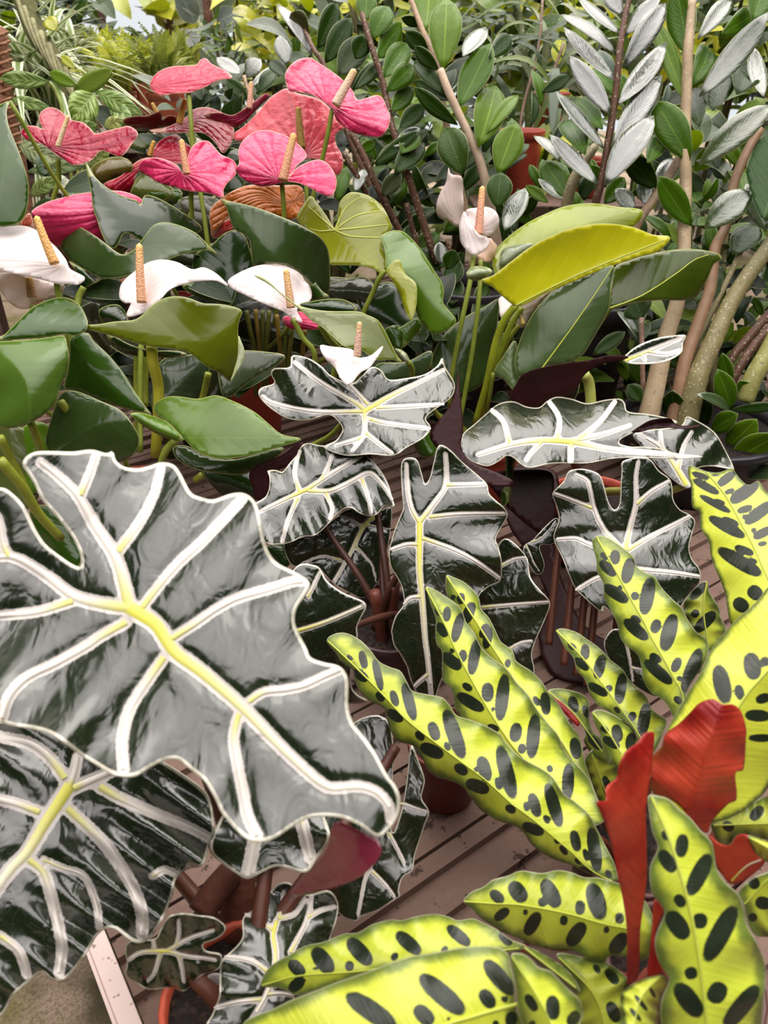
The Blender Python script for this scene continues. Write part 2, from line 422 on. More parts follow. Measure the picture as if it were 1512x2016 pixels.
def leaf(plant, out, mid=None, d=(0.8, 0.8), e=(0, 0), rip=None, mats=('anth', 'anth'), col=None, sp=7.0, ew=3.0,
         veins=(), vh=7.0, vw=(5.0, 2.0), mw=None, spots=(), name='leaf', thick=0.0007, quilt=0.0, rib=True, ribmat='vein',
         smooth=5, label=None, vsc=1.0):
    o3 = org(plant)
    if mats[0] == 'aloc' and d[0] > 0.74:
        vh *= 0.45; ew *= 0.6; vw = (vw[0] * 0.8, vw[1] * 0.8)
        veins = [(v[0], v[1] * 0.8, v[2] * 0.8) if isinstance(v[0][0], (tuple, list)) else v for v in veins]
        if mw: mw = (mw[0] * 0.85, mw[1] * 0.8)
    O = resample(crom(out, smooth, True), sp, True)
    if mid is None:
        c = O.mean(0); u, s_, vt = np.linalg.svd(O - c); ax = vt[0]
        pr = (O - c) @ ax; mid = [tuple(c + ax * pr.min()), tuple(c + ax * pr.max())]
    MID = resample(crom(mid, 8), 8.0) if len(mid) > 2 else resample(np.array(mid, float), 8.0)
    a = MID[-1] - MID[0]; a = a / np.linalg.norm(a); nn = np.array([-a[1], a[0]])
    Wd = np.abs((O - MID[0]) @ nn - np.interp((O - MID[0]) @ a, (MID - MID[0]) @ a, (MID - MID[0]) @ nn)).max()
    lo, hi = O.min(0), O.max(0)
    ys = np.arange(lo[1], hi[1], sp * 0.9)
    G = np.array([(x + (i % 2) * sp * 0.5, y) for i, y in enumerate(ys) for x in np.arange(lo[0], hi[0], sp)])
    if len(G):
        G = G[inside(G, O)]
        if len(G):
            dd, _ = segdist(G, np.vstack([O, O[:1]])); G = G[dd > 0.55 * sp]
    P = np.vstack([O, G]) if len(G) else O
    res = delaunay_2d_cdt([Vector(p) for p in P], [], [list(range(len(O)))], 1, 1e-4)
    P = np.array([(v.x, v.y) for v in res[0]]); F = [tuple(x) for x in res[2]]
    ed, _ = segdist(P, np.vstack([O, O[:1]]))
    VV = []
    if mw is not None: VV.append((MID, mw[0], mw[1], 'midrib'))
    for v in veins:
        if isinstance(v[0][0], (tuple, list)): VV.append((crom(v[0], 6), v[1], v[2], 'vein'))
        else: VV.append((crom(v, 6), vw[0], vw[1], 'vein'))
    vd = np.full(len(P), 99.0)
    for Q, w0, w1, nm in VV:
        dd, fr = segdist(P, Q)
        vd = np.minimum(vd, dd - (w0 + (w1 - w0) * fr) * vsc)
    extra = None
    if quilt and VV:
        def extra(X):
            b = np.full(len(X), 99.0)
            for Q, w0, w1, nm in VV: b = np.minimum(b, segdist(X, Q)[0] - (w0 + (w1 - w0) * .5))
            b = np.maximum(b, 0)
            return -quilt * (1 - np.exp(-(b / (vh * 3.2)) ** 2))
    f, st = depth_fn(MID[0], MID[-1], MID, Wd, d, e, rip, extra)
    s, t = st(P)
    spd = np.full(len(P), 9.0)
    for (x1, y1, x2, y2, hw) in spots:
        A = np.array([x1, y1], float); B = np.array([x2, y2], float); D = B - A; Ls = np.linalg.norm(D) + 1e-6
        u = np.clip(((P - A) @ D) / Ls ** 2, 0, 1)
        # rounded spindle
        C = (A + B) / 2; q = (P - C) @ (D / Ls); r = (P - C) @ np.array([-D[1], D[0]]) / Ls
        hl = Ls / 2 + 0.25 * hw
        g = (np.abs(q / hl) ** 2.3 + np.abs(r / hw) ** 2.3) ** (1 / 2.3)
        spd = np.minimum(spd, (g - 1) * min(1.0, hw / 9.0))
    V = rays(P) * f(P)[:, None] + np.array([0, 0, CAM_H]) - o3
    # orient towards the camera
    if F:
        i, j, k2 = F[0]
        cc = np.cross(P[j] - P[i], P[k2] - P[i])
        if cc > 0: F = [(x[0], x[2], x[1]) for x in F]
    ob = mesh_obj(name, V, F, [M[mats[0]], M[mats[1]]], plant,
                  {'s': s, 't': t, 'ed': ed / ew, 'vd': vd / vh, 'sp': spd}, col)
    if thick: solid(ob, thick)
    if rib:
        for Q, w0, w1, nm in VV:
            ridge(ob, nm, Q[::4] if nm == 'midrib' and len(Q) > 12 else Q[::3] if len(Q) > 9 else Q, w0, w1, f, o3, M['lat' if (nm == 'vein' and ribmat == 'vein') else ribmat])
    if label: ob['label'] = label
    return ob

def tube(plant, name, pts, radii, mat, col=None, world=False, n=8, cap=True, attrs=True, sub=5):
    """pts are (pixel x, pixel y, depth) or world points; radii are metres (single, pair or list)"""
    o3 = org(plant)
    P = np.array([p if world else W3(*p) for p in pts], float)
    r = np.array([radii] * len(P) if np.isscalar(radii) else (np.linspace(radii[0], radii[1], len(P)) if len(radii) == 2 else radii), float)
    Q = crom(np.c_[P, r], sub) if len(P) > 2 else resample(np.c_[P, r], np.linalg.norm(P[1] - P[0]) / 4)
    R = Q[:, 3]; Q = Q[:, :3]; m = len(Q)
    T = np.gradient(Q, axis=0); T /= np.linalg.norm(T, axis=1)[:, None] + 1e-12
    up = np.array([0.3, 1.0, 0.2]); V = []; 
    A = np.cross(T, up); A /= np.linalg.norm(A, axis=1)[:, None] + 1e-12; B = np.cross(T, A)
    for i in range(m):
        for k in range(n):
            th = 2 * math.pi * k / n
            V.append(Q[i] + R[i] * (math.cos(th) * A[i] + math.sin(th) * B[i]))
    F = [(i * n + k, i * n + (k + 1) % n, (i + 1) * n + (k + 1) % n, (i + 1) * n + k) for i in range(m - 1) for k in range(n)]
    if cap: F += [tuple(range(n))[::-1], tuple((m - 1) * n + k for k in range(n))]
    s = np.repeat(np.linspace(0, 1, m), n)
    return mesh_obj(name, np.array(V) - o3, F, M[mat], plant, {'s': s} if attrs else None, col)

def spadix(parent, b, t, hw, db, dt, col):
    o3 = org(parent); B = W3(b[0], b[1], db); T = W3(t[0], t[1], dt)
    ax = T - B; L = np.linalg.norm(ax); a = ax / L
    x = np.cross(a, [0.1, 1, 0.2]); x /= np.linalg.norm(x); y = np.cross(a, x)
    r0 = hw * db / FPX; m, n = 26, 14; V = []; S = []
    bend = y * 0.02 * L
    for i in range(m):
        u = i / (m - 1)
        r = r0 * (1.0 - 0.32 * u) * (1.0 if u < 0.93 else math.sqrt(max(0.02, 1 - ((u - 0.93) / 0.072) ** 2)))
        for k in range(n):
            th = 2 * math.pi * (k + 0.5 * (i % 2)) / n
            rr = r * (1.0 + 0.05 * math.cos(i * math.pi) * math.cos(k * math.pi))
            V.append(B + a * L * u + bend * math.sin(math.pi * u) + rr * (math.cos(th) * x + math.sin(th) * y)); S.append(u)
    F = [(i * n + k, i * n + (k + 1) % n, (i + 1) * n + (k + 1) % n, (i + 1) * n + k) for i in range(m - 1) for k in range(n)]
    F += [tuple((m - 1) * n + k for k in range(n)), tuple(range(n))[::-1]]
    return mesh_obj('spadix', np.array(V) - o3, F, M['spadix'], parent, {'s': S}, col)

PROF = {}
def leaflet3(parent, B, T, w, col, mat='zz', name='leaflet', roll=0.0, fold=0.18, curl=0.12, prof='ell', face=None, nu=9, th=0.0009, nv=5):
    """a single leaflet from world point B to T, w wide; face = direction the upper side looks to"""
    o3 = org(parent); B = np.array(B, float); T = np.array(T, float)
    ax = T - B; L = np.linalg.norm(ax); a = ax / L
    fc = np.array(face, float) if face is not None else np.array([0, 0, CAM_H]) - (B + T) / 2
    sd = np.cross(a, fc); sd /= np.linalg.norm(sd) + 1e-9
    nm = np.cross(sd, a)
    c, s_ = math.cos(roll), math.sin(roll)
    sd, nm = sd * c + nm * s_, nm * c - sd * s_
    V = []; S = []; Tt = []
    for i in range(nu):
        u = i / (nu - 1)
        if prof == 'ell': p = math.sin(math.pi * min(1, u * 0.985 + 0.012) ** 1.12) ** 0.74 * (1.0 if u < 0.97 else 0.5)
        elif prof == 'blade': p = (math.sin(math.pi * min(1, 0.08 + 0.92 * u) ** 0.7)) ** 0.55
        else: p = min(1.0, (1 - u) ** 0.75 * 1.55 * min(1, (u + 0.06) * 3.2))     # heart
        for j in range(nv):
            v = -1 + 2 * j / (nv - 1)
            q = B + a * L * u + sd * v * w * 0.5 * p + nm * (abs(v) * w * 0.5 * p * fold + curl * L * (math.sin(math.pi * u) - 0.3 * u))
            V.append(q - o3); S.append(u); Tt.append(v)
    F = [(i * nv + j, i * nv + j + 1, (i + 1) * nv + j + 1, (i + 1) * nv + j) for i in range(nu - 1) for j in range(nv - 1)]
    ob = mesh_obj(name, np.array(V), F, M[mat], parent, {'s': S, 't': Tt, 'ed': [9] * len(V), 'vd': [9] * len(V), 'sp': [9] * len(V)}, col)
    if th: solid(ob, th, 0, 0)
    return ob
def lf(parent, b, t, w, d0, d1=None, col=(0.05, 0.12, 0.02), **kw):
    d1 = d0 if d1 is None else d1
    return leaflet3(parent, W3(b[0], b[1], d0), W3(t[0], t[1], d1), w * (d0 + d1) / 2 / FPX, col, **kw)

def pot(plant, r, h, col, soil=True, n=28, loc=None):
    """tapered nursery pot with a rolled rim, standing on the thing's origin"""
    prof = [(0.0, 0.002), (r * 0.70, 0.0), (r * 0.74, 0.004), (r * 0.93, h * 0.84), (r * 0.93, h * 0.86), (r * 1.0, h * 0.865), (r * 1.03, h * 0.99), (r * 1.01, h), (r * 0.95, h), (r * 0.93, h * 0.88)]
    V = []; 
    for (a, z) in prof:
        for k in range(n):
            th = 2 * math.pi * k / n; V.append((a * math.cos(th), a * math.sin(th), z))
    F = [(i * n + k, i * n + (k + 1) % n, (i + 1) * n + (k + 1) % n, (i + 1) * n + k) for i in range(len(prof) - 1) for k in range(n)]
    if loc is not None: V = [(a + loc[0], b + loc[1], c + loc[2]) for a, b, c in V]
    p = mesh_obj('pot', V, F, M['pot'], plant, None, col)
    for q in p.data.polygons: q.use_smooth = True
    if soil:
        rnd = random.Random(int(r * 1e5) + len(plant.name))
        V = [(0, 0, h * 0.88)]; R = 6
        for i in range(1, R + 1):
            for k in range(n):
                th = 2 * math.pi * k / n; a = r * 0.935 * i / R
                V.append((a * math.cos(th), a * math.sin(th), h * 0.87 + rnd.uniform(-0.003, 0.004) * (1 if i < R else 0)))
        F = [(0, 1 + k, 1 + (k + 1) % n) for k in range(n)]
        F += [(1 + i * n + k, 1 + (i + 1) * n + k, 1 + (i + 1) * n + (k + 1) % n, 1 + i * n + (k + 1) % n) for i in range(R - 1) for k in range(n)]
        if loc is not None: V = [(a + loc[0], b + loc[1], c + loc[2]) for a, b, c in V]
        mesh_obj('soil', V, F, M['soil'], p)
    return p
def box(name, lo, hi, mat, parent=None, col=None, frame=None, bev=0.0):
    (x0, y0, z0), (x1, y1, z1) = lo, hi
    C = [(x0, y0, z0), (x1, y0, z0), (x1, y1, z0), (x0, y1, z0), (x0, y0, z1), (x1, y0, z1), (x1, y1, z1), (x0, y1, z1)]
    if frame is not None: C = [frame(*c) for c in C]
    F = [(3, 2, 1, 0), (4, 5, 6, 7), (0, 1, 5, 4), (1, 2, 6, 5), (2, 3, 7, 6), (3, 0, 4, 7)]
    o = mesh_obj(name, C, F, mat, parent, None, col, smooth=False)
    if bev:
        b = o.modifiers.new('bevel', 'BEVEL'); b.width = bev; b.segments = 2
    return o
def petiole(plant, p0, d0, r=(0.0035, 0.006), col=(0.30, 0.33, 0.06), spread=0.02, z=0.10, seed=0, sag=0.25):
    """stalk from a leaf's junction (pixel, depth) down into the plant's own pot"""
    rnd = random.Random(seed + int(p0[0] * 7 + p0[1]))
    A = W3(p0[0], p0[1], d0 + 0.004); o3 = org(plant)
    B = o3 + np.array([rnd.uniform(-spread, spread), rnd.uniform(-spread, spread), z])
    m1 = A * 0.72 + B * 0.28; m1[:2] = A[:2] * (0.72 + sag * 0.3) + B[:2] * (0.28 - sag * 0.3); m1[2] = A[2] * 0.72 + B[2] * 0.28
    m2 = A * 0.35 + B * 0.65; m2[:2] = A[:2] * 0.3 + B[:2] * 0.7
    return tube(plant, 'petiole', [A, m1, m2, B], [r[0], r[0] * 1.1, (r[0] + r[1]) / 2, r[1]], 'stem', col, world=True)
# ------------------------------------------------------------------ floor and bench
BA = math.radians(35.5)
BU = np.array([math.cos(BA), math.sin(BA), 0]); BV = np.array([-math.sin(BA), math.cos(BA), 0])
def bframe(u, v, z): return tuple(BU * u + BV * v + np.array([0, 0, z]))
fl = box('floor', (-7, -3, -0.46), (9, 12, -0.40), M['moss'])
fl['kind'] = 'structure'; fl['label'] = 'mossy concrete floor of the glasshouse beside the bench'

# added dark walls beside and behind the viewer, blocking low sky for darker reflections
for nm, lo, hi in (('wall_left', (-3.0, -2.2, -0.40), (-2.94, 7.0, 3.0)), ('wall_right', (3.0, -2.2, -0.40), (3.06, 7.0, 3.0)), ('wall_front', (-3.0, -2.26, -0.40), (3.06, -2.2, 3.0))):
    w_ = box(nm, lo, hi, M['net']); w_['kind'] = 'structure'
bench = thing('plant_bench', 'long slatted plant bench of weathered grooved boards under the pots', 'bench', (0, 0, 0))
prof = [(0.0, 0.0), (0.0195, 0.0), (0.021, -0.009), (0.040, -0.009), (0.0415, 0.0), (0.0600, 0.0), (0.0615, -0.009), (0.0815, -0.009), (0.083, 0.0), (0.102, 0.0), (0.102, -0.020), (0.0, -0.020)]
PL = 2.0; u0 = 0.020
Vp = [bframe(u, v, z) for u in (u0, u0 + PL) for v, z in prof]
npf = len(prof)
Fp = [(k, (k + 1) % npf, npf + (k + 1) % npf, npf + k) for k in range(npf)] + [tuple(range(npf))[::-1], tuple(range(npf, 2 * npf))]
first = mesh_obj('plank', Vp, Fp, M['plank'], bench, smooth=False)
v_start = 0.334 - 0.0615 - 0.106 * 6
NPL = 25
for i in range(NPL):
    o = first if i == 0 else first.copy()
    if i: COL.objects.link(o); o.parent = bench
    o.location = BV * (v_start + 0.106 * i)
box('edge_rail', (0.0, v_start, -0.075), (0.0185, v_start + 0.106 * NPL, 0.004), M['rail'], bench, frame=bframe, bev=0.0015)['label'] = 'pale painted edge board of the bench'
box('edge_lip', (-0.003, v_start, -0.075), (0.0, v_start + 0.106 * NPL, 0.006), M['rail'], bench, frame=bframe)
for (u, v) in ((0.05, -0.1), (0.05, 1.6), (1.9, -0.1), (1.9, 2.1), (0.05, 2.1)):
    box('leg', (u, v, -0.40), (u + 0.07, v + 0.07, -0.02), M['plank'], bench, frame=bframe)
for v in (-0.1, 0.75, 1.6, 2.1):
    box('bearer', (0.03, v, -0.075), (2.0, v + 0.05, -0.02), M['plank'], bench, frame=bframe)

def rest_z(x, y):
    u, v = x * BU[0] + y * BU[1], x * BV[0] + y * BV[1]
    return 0.0 if (u0 - 0.02 < u < u0 + PL and v_start < v < v_start + 0.106 * NPL) else -0.40
def below(px, py, d):
    p_ = W3(px, py, d); p_[2] = rest_z(p_[0], p_[1]); return p_
# ------------------------------------------------------------------ alocasias
def base_at(px, py, z): 
    p = at_z(px, py, z); p[2] = 0.0; return p
RED = (0.50, 0.075, 0.040)
al1 = thing('alocasia', 'large african mask alocasia nearest the camera, huge grey-green leaf with broad white veins', 'potted plant', base_at(470, 1960, 0.10), 'alocasias')
pot(al1, 0.060, 0.10, (0.56, 0.095, 0.045))
AL = dict(mats=('aloc', 'aloc_u'), quilt=0.0018)
# the huge leaf
leaf(al1, [(0,960),(18,966),(45,992),(60,1021),(70,1042),(90,1072),(119,1095),(143,1111),(159,1114),(156,1088),(144,1061),(127,1037),(106,1011),(82,984),(66,950),(53,929),(44,916),(50,900),(71,889),(106,888),(143,889),(180,885),(209,892),(222,888),(228,905),(243,918),(270,922),(294,917),(317,910),(341,914),(354,929),(365,950),(378,971),(400,980),(421,983),(453,972),(477,970),(495,979),(506,995),(514,1024),(519,1056),(530,1088),(548,1109),(580,1125),(604,1140),(610,1151),(601,1172),(585,1196),(580,1222),(588,1246),(604,1276),(612,1294),(638,1304),(665,1310),(680,1323),(686,1345),(686,1392),(696,1424),(717,1450),(741,1485),(762,1525),(778,1546),(788,1572),(784,1604),(768,1630),(744,1649),(712,1628),(678,1612),(638,1607),(604,1612),(572,1630),(543,1649),(514,1657),(487,1651),(461,1630),(437,1601),(426,1577),(413,1554),(400,1535),(370,1511),(349,1495),(323,1498),(296,1511),(270,1527),(243,1528),(217,1522),(190,1506),(159,1487),(132,1466),(100,1445),(66,1435),(26,1429),(5,1421),(1,1403),(-15,1385),(-45,1340),(-90,1300),(-130,1250),(-120,1190),(-150,1130),(-140,1060),(-90,1000),(-40,965)],
     mid=[(254,1196),(307,1230),(341,1281),(400,1326),(479,1395),(559,1477),(633,1543),(665,1551),(704,1548),(741,1559),(765,1585),(768,1612)],
     d=(0.515,0.475,0.45), e=(0.055,-0.05), rip=(0.008,4.5), sp=7, ew=7, vh=5.5, mw=(15,5), name='leaf',
     veins=[([(254,1196),(243,1148),(225,1093),(185,1032),(153,976),(114,937),(79,910)],12,5),([(159,974),(175,937),(190,894)],6,4),([(233,1085),(272,1032),(302,976),(317,921)],7,4),
            ([(254,1196),(212,1191),(148,1175),(100,1140),(48,1106),(16,1095),(-20,1095),(-80,1070)],12,4),([(16,1095),(5,1066),(0,1029),(-15,1000)],6,3),([(143,1183),(74,1204),(0,1212),(-110,1225)],7,4),
            ([(249,1225),(196,1254),(172,1271),(106,1308),(53,1334),(18,1371),(4,1413)],7,7),([(323,1294),(286,1347),(254,1400),(241,1458),(243,1514)],7,7),([(471,1405),(460,1450),(466,1498),(477,1551),(487,1604),(506,1644)],6,7),
            ([(280,1196),(317,1148),(354,1106),(392,1072),(426,1037),(461,1000),(477,982)],6,6),([(339,1257),(384,1228),(426,1199),(469,1177),(532,1159),(572,1146),(596,1143)],6,6),([(490,1382),(519,1363),(559,1358),(598,1350),(633,1334),(670,1318)],5,5)],
     label='huge grey-green shield leaf with broad white veins and yellow midrib', thick=0.0012, **AL)
leaf(al1, [(659,1621),(691,1629),(725,1645),(744,1654),(751,1677),(733,1706),(704,1730),(665,1746),(625,1756),(569,1767),(590,1735),(622,1701),(643,1669)],
     mid=[(725,1650),(690,1700),(640,1735),(569,1767)], d=(0.460,0.475,0.52), e=(-0.008,-0.008), mats=('aloc_p','aloc'), sp=6, name='leaf_tip', label='plum-purple curled leaf tip showing its underside', rib=False)
# lower left leaf
leaf(al1, [(413,1661),(400,1703),(370,1711),(347,1730),(339,1764),(325,1801),(304,1836),(286,1853),(265,1853),(246,1841),(228,1828),(209,1828),(190,1844),(172,1875),(146,1910),(124,1928),(101,1930),(82,1915),(53,1936),(29,1957),(13,1986),(0,2000),(-40,2010),(-120,1950),(-170,1850),(-160,1700),(-150,1560),(-80,1440),(0,1420),(60,1420),(150,1440),(280,1480),(380,1540),(415,1580),(422,1640)],
     mid=[(138,1546),(87,1624),(53,1679),(13,1722),(-60,1830)], d=(0.60,0.57,0.55), e=(0.0,0.03), rip=(0.012,5), sp=8, ew=5, vh=6.5, mw=(13,8),
     veins=[([(138,1546),(148,1515),(153,1490)],7,5),([(145,1552),(206,1525),(230,1515)],8,6),([(127,1532),(98,1493),(58,1464),(0,1450),(-60,1430)],8,5),([(77,1599),(34,1583),(0,1575),(-80,1555)],7,5),
            ([(196,1548),(238,1572),(312,1604),(370,1628),(413,1650)],8,4),([(132,1591),(185,1640),(212,1669),(246,1719),(270,1764),(280,1806),(280,1841)],8,6),([(56,1693),(85,1717),(100,1762),(114,1817),(122,1870),(116,1915)],7,5),([(0,1843),(37,1873),(53,1918)],5,4),
            ([(85,1693),(125,1710),(165,1725),(190,1780),(195,1825)],2.5,1.5),([(300,1725),(325,1712),(348,1722)],2,2)],
     label='dark green leaf with feathery white veins hanging low at the left edge', thick=0.001, **AL)
leaf(al1, [(413,1661),(416,1682),(434,1698),(461,1717),(487,1731),(514,1719),(545,1706),(580,1714),(604,1717),(622,1693),(650,1640),(600,1560),(480,1540),(440,1600),(420,1640)], mid=[(540,1560),(520,1640),(500,1725)],
     d=(0.64,0.62), rip=(0.006,2), sp=8, ew=6, vh=8, veins=[([(505,1640),(496,1680),(487,1724)],7,6),([(590,1600),(600,1645),(612,1690)],6,5)], **AL)
leaf(al1, [(249,1859),(265,1851),(304,1849),(317,1828),(331,1806),(354,1799),(381,1801),(416,1806),(434,1814),(445,1828),(434,1844),(413,1854),(400,1859),(405,1873),(432,1878),(437,1883),(434,1904),(416,1915),(397,1920),(381,1936),(362,1952),(333,1944),(296,1949),(265,1933),(247,1920),(250,1896),(246,1875)],
     mid=[(328,1873),(278,1875),(251,1891)], d=(0.575,0.585), e=(0.01,-0.01), rip=(0.006,2), sp=6, ew=2.2, vh=2.6, mw=(3.5,2), vw=(2.6,1.4),
     veins=[[(328,1873),(370,1849),(400,1838),(420,1832)],[(328,1873),(370,1883),(400,1886),(425,1890)],[(347,1862),(352,1840),(352,1812)],[(316,1876),(304,1915),(291,1931)],[(352,1881),(358,1905),(362,1933)],[(304,1870),(302,1849)]],
     label='small slate-green leaf just above the orange pot', **AL)
leaf(al1, [(416,2000),(424,1981),(432,1957),(433,1907),(440,1886),(458,1870),(477,1846),(477,1812),(485,1799),(511,1783),(532,1756),(551,1739),(569,1738),(583,1748),(606,1762),(646,1754),(665,1775),(665,1801),(657,1828),(640,1870),(590,1920),(580,1960),(560,2030),(400,2060),(405,2020)],
     mid=[(545,1812),(538,1841),(543,1886),(530,1947),(493,2013)], d=(0.62,0.58,0.56), e=(0.015,0.0), rip=(0.006,3), sp=6, ew=3, vh=3.2, mw=(4,3.5), vw=(3.5,1.8),
     veins=[[(536,1830),(506,1806),(482,1799)],[(549,1808),(556,1780),(559,1756)],[(549,1808),(580,1799),(601,1769)],[(572,1875),(604,1812),(614,1764)],[(606,1806),(630,1793),(659,1785)],[(525,1912),(493,1891),(442,1883)],[(514,1968),(466,1973),(421,1984)],[(528,1958),(552,1956),(577,1960)]],
     label='dark green leaf with thin cream veins beside the orange pot', **AL)
leaf(al1, [(770,1632),(789,1600),(800,1540),(809,1466),(823,1495),(836,1532),(834,1551),(830,1572),(845,1598),(838,1620),(828,1650),(817,1685),(812,1714),(793,1727),(785,1756),(789,1765),(776,1772),(744,1793),(712,1804),(699,1814),(668,1800),(640,1760),(625,1690),(640,1600),(670,1500),(700,1420),(770,1430)],
     mid=[(760,1430),(735,1650),(704,1808)], d=(0.74,0.71,0.69), e=(0.0,0.01), rip=(0.006,2), sp=7, ew=2.4, vh=2.4, vw=(2.5,1.5), rib=True,
     veins=[[(735,1690),(720,1727),(712,1764),(704,1806)],[(733,1716),(757,1740),(778,1767)],[(765,1640),(781,1669),(797,1701)],[(780,1580),(800,1585),(822,1593),(842,1599)]], **AL)
for i, (p, dd) in enumerate([((328,1873),0.58),((545,1812),0.625),((540,1560),0.645),((780,1470),0.725)]):
    petiole(al1, p, dd, (0.005, 0.009), (0.09, 0.028, 0.016), seed=i)
tube(al1, 'petiole', [(254,1196,0.525),(300,1330,0.62),(400,1500,0.68),(462,1700,0.70),(470,1850,0.67),(472,1930,0.66)], (0.005,0.010), 'stem', (0.10,0.032,0.016))
tube(al1, 'petiole', [(138,1546,0.61),(220,1600,0.67),(340,1715,0.69),(430,1830,0.67),(460,1920,0.66)], (0.005,0.009), 'stem', (0.10,0.032,0.016))
# thick brown stem bases
tube(al1, 'stem', [(395,1800,0.63),(420,1760,0.64),(455,1720,0.655)], 0.012, 'bark', (0.075,0.022,0.012))
tube(al1, 'stem', [(470,1850,0.66),(468,1760,0.67),(462,1700,0.68)], 0.016, 'bark', (0.09,0.024,0.012))

# nursery tag stuck in the orange pot
tg = leaf(al1, [(405,1925),(432,1918),(436,1950),(412,1962)], d=(0.60,0.60), mats=('pale','pale'), col=(0.72,0.66,0.64), sp=6, name='plant_tag', label='small white and red nursery tag', rib=False)
leaf(al1, [(398,1930),(408,1928),(414,1960),(404,1962)], d=(0.599,0.599), mats=('spathe','spathe'), col=(0.40,0.01,0.02), sp=5, name='plant_tag', rib=False)
al2 = thing('alocasia', 'middle african mask alocasia, dark glossy white-veined leaves in front of the white anthuriums', 'potted plant', base_at(770, 1330, 0.0), 'alocasias')
pot(al2, 0.062, 0.10, (0.06, 0.03, 0.03))
leaf(al2, [(585,1114),(620,1113),(633,1125),(643,1143),(670,1164),(699,1177),(717,1185),(721,1196),(712,1214),(703,1236),(704,1254),(695,1300),(690,1345),(702,1368),(724,1381),(690,1386),(650,1370),(600,1290),(560,1240),(550,1170)], mid=[(560,1250),(640,1225),(719,1191)], d=(0.78,0.76), e=(0.02,0.02), rip=(0.006,2), sp=7, ew=4, vh=4.5, mw=(5,4),
     veins=[([(606,1175),(617,1154),(630,1127)],4,3)], **AL)
leaf(al2, [(577,699),(607,705),(634,722),(650,738),(690,755),(712,740),(732,722),(752,730),(765,747),(801,744),(835,737),(861,720),(871,703),(877,723),(895,754),(892,777),(875,794),(855,807),(838,824),(848,841),(835,861),(801,881),(774,897),(728,894),(681,897),(637,881),(661,867),(674,847),(667,831),(647,817),(607,827),(567,824),(533,804),(510,780),(513,764),(540,754),(533,737),(540,725),(570,723),(573,708)],
     mid=[(717,810),(768,780),(821,754),(875,727)], d=(1.0,1.03,1.08), e=(0.03,-0.10), rip=(0.012,2.5), sp=6, ew=4, vh=4.5, mw=(6,3), vw=(4,3),
     veins=[([(717,810),(620,810),(540,794),(517,780)],5,3),([(715,806),(701,794),(634,754),(580,713)],5,3),([(717,810),(717,854),(694,887)],5,3),[(727,825),(760,833),(848,844)],[(720,852),(745,872),(774,894)],[(712,862),(685,870),(661,877)],[(741,803),(800,800),(875,796)],[(724,796),(695,765),(667,740)]],
     label='pale grey-pink lobed leaf held flat below the small white flower', **AL)
leaf(al2, [(594,877),(609,872),(627,876),(660,880),(712,892),(739,913),(762,947),(773,982),(776,998),(757,996),(744,1011),(728,1017),(709,1011),(688,999),(665,1011),(646,1032),(630,1048),(614,1056),(596,1057),(569,1069),(543,1072),(527,1070),(500,1050),(495,1000),(514,984),(524,976),(530,958),(530,937),(526,927),(543,925),(556,929),(569,913),(585,894)],
     mid=[(606,963),(559,984),(511,1008)], d=(0.97,0.95), e=(-0.03,0.04), rip=(0.010,2.5), sp=6, ew=4, vh=4.5, mw=(5,3), vw=(4,3),
     veins=[([(606,963),(654,931),(712,898)],5,3),([(606,966),(651,966),(696,945),(728,931),(752,953),(773,984)],5,3),[(590,968),(580,929),(590,886)],[(587,980),(567,1024),(556,1066)],[(641,970),(654,1000),(649,1024)],[(712,942),(725,979),(731,1011)],[(633,945),(645,920),(654,895)]], **AL)
leaf(al2, [(559,1072),(585,1061),(620,1050),(649,1029),(690,1000),(731,1012),(765,998),(772,1010),(765,1072),(757,1111),(744,1146),(717,1177),(688,1167),(659,1151),(638,1130),(622,1114),(583,1116),(569,1106)], mid=[(747,1011),(717,1035),(691,1087),(654,1151)], d=(1.02,1.0), e=(0.02,-0.02), sp=7, ew=2.5, vh=3, mw=(4,4), vw=(3,2),
     veins=[[(672,1103),(633,1095),(590,1111)],[(700,1075),(731,1111),(741,1146)],[(722,1033),(745,1038),(770,1042)],[(715,1038),(695,1025),(670,1016)]], mats=('aloc','aloc_u'), quilt=0.004)
leaf(al2, [(861,881),(871,876),(890,889),(911,910),(943,937),(959,953),(963,971),(975,984),(993,1000),(1000,1013),(993,1029),(983,1045),(976,1061),(983,1082),(988,1106),(988,1132),(983,1146),(964,1154),(951,1164),(944,1172),(915,1230),(885,1300),(862,1360),(850,1400),(825,1375),(807,1336),(801,1313),(788,1289),(775,1270),(771,1249),(770,1241),(778,1214),(794,1191),(794,1172),(789,1151),(778,1132),(768,1114),(765,1085),(770,1066),(778,1040),(789,1013),(794,998),(791,966),(790,913),(803,901),(821,905),(830,930),(837,953),(846,940),(853,913)],
     mid=[(826,1029),(826,1072),(826,1125),(832,1191),(837,1257),(841,1286),(845,1326),(849,1370)], d=(0.91,0.895,0.90), e=(0.0,0.04), rip=(0.010,3), sp=6, ew=3.6, vh=4.5, mw=(7,4), vw=(4.5,3.5),
     veins=[([(826,1029),(858,987),(877,958),(879,926),(877,894)],6,4),[(879,955),(919,954),(956,953)],[(845,1018),(906,1012),(993,1011)],[(832,1060),(893,1082),(938,1106),(983,1138)],([(826,1029),(811,1003),(803,966),(800,913)],5,3),[(822,1072),(800,1072),(770,1082)],[(828,1175),(808,1177),(795,1190)],[(843,1328),(830,1338),(815,1352)]],
     label='tall glossy dark leaf hanging upright with pale midrib at the centre', **AL)
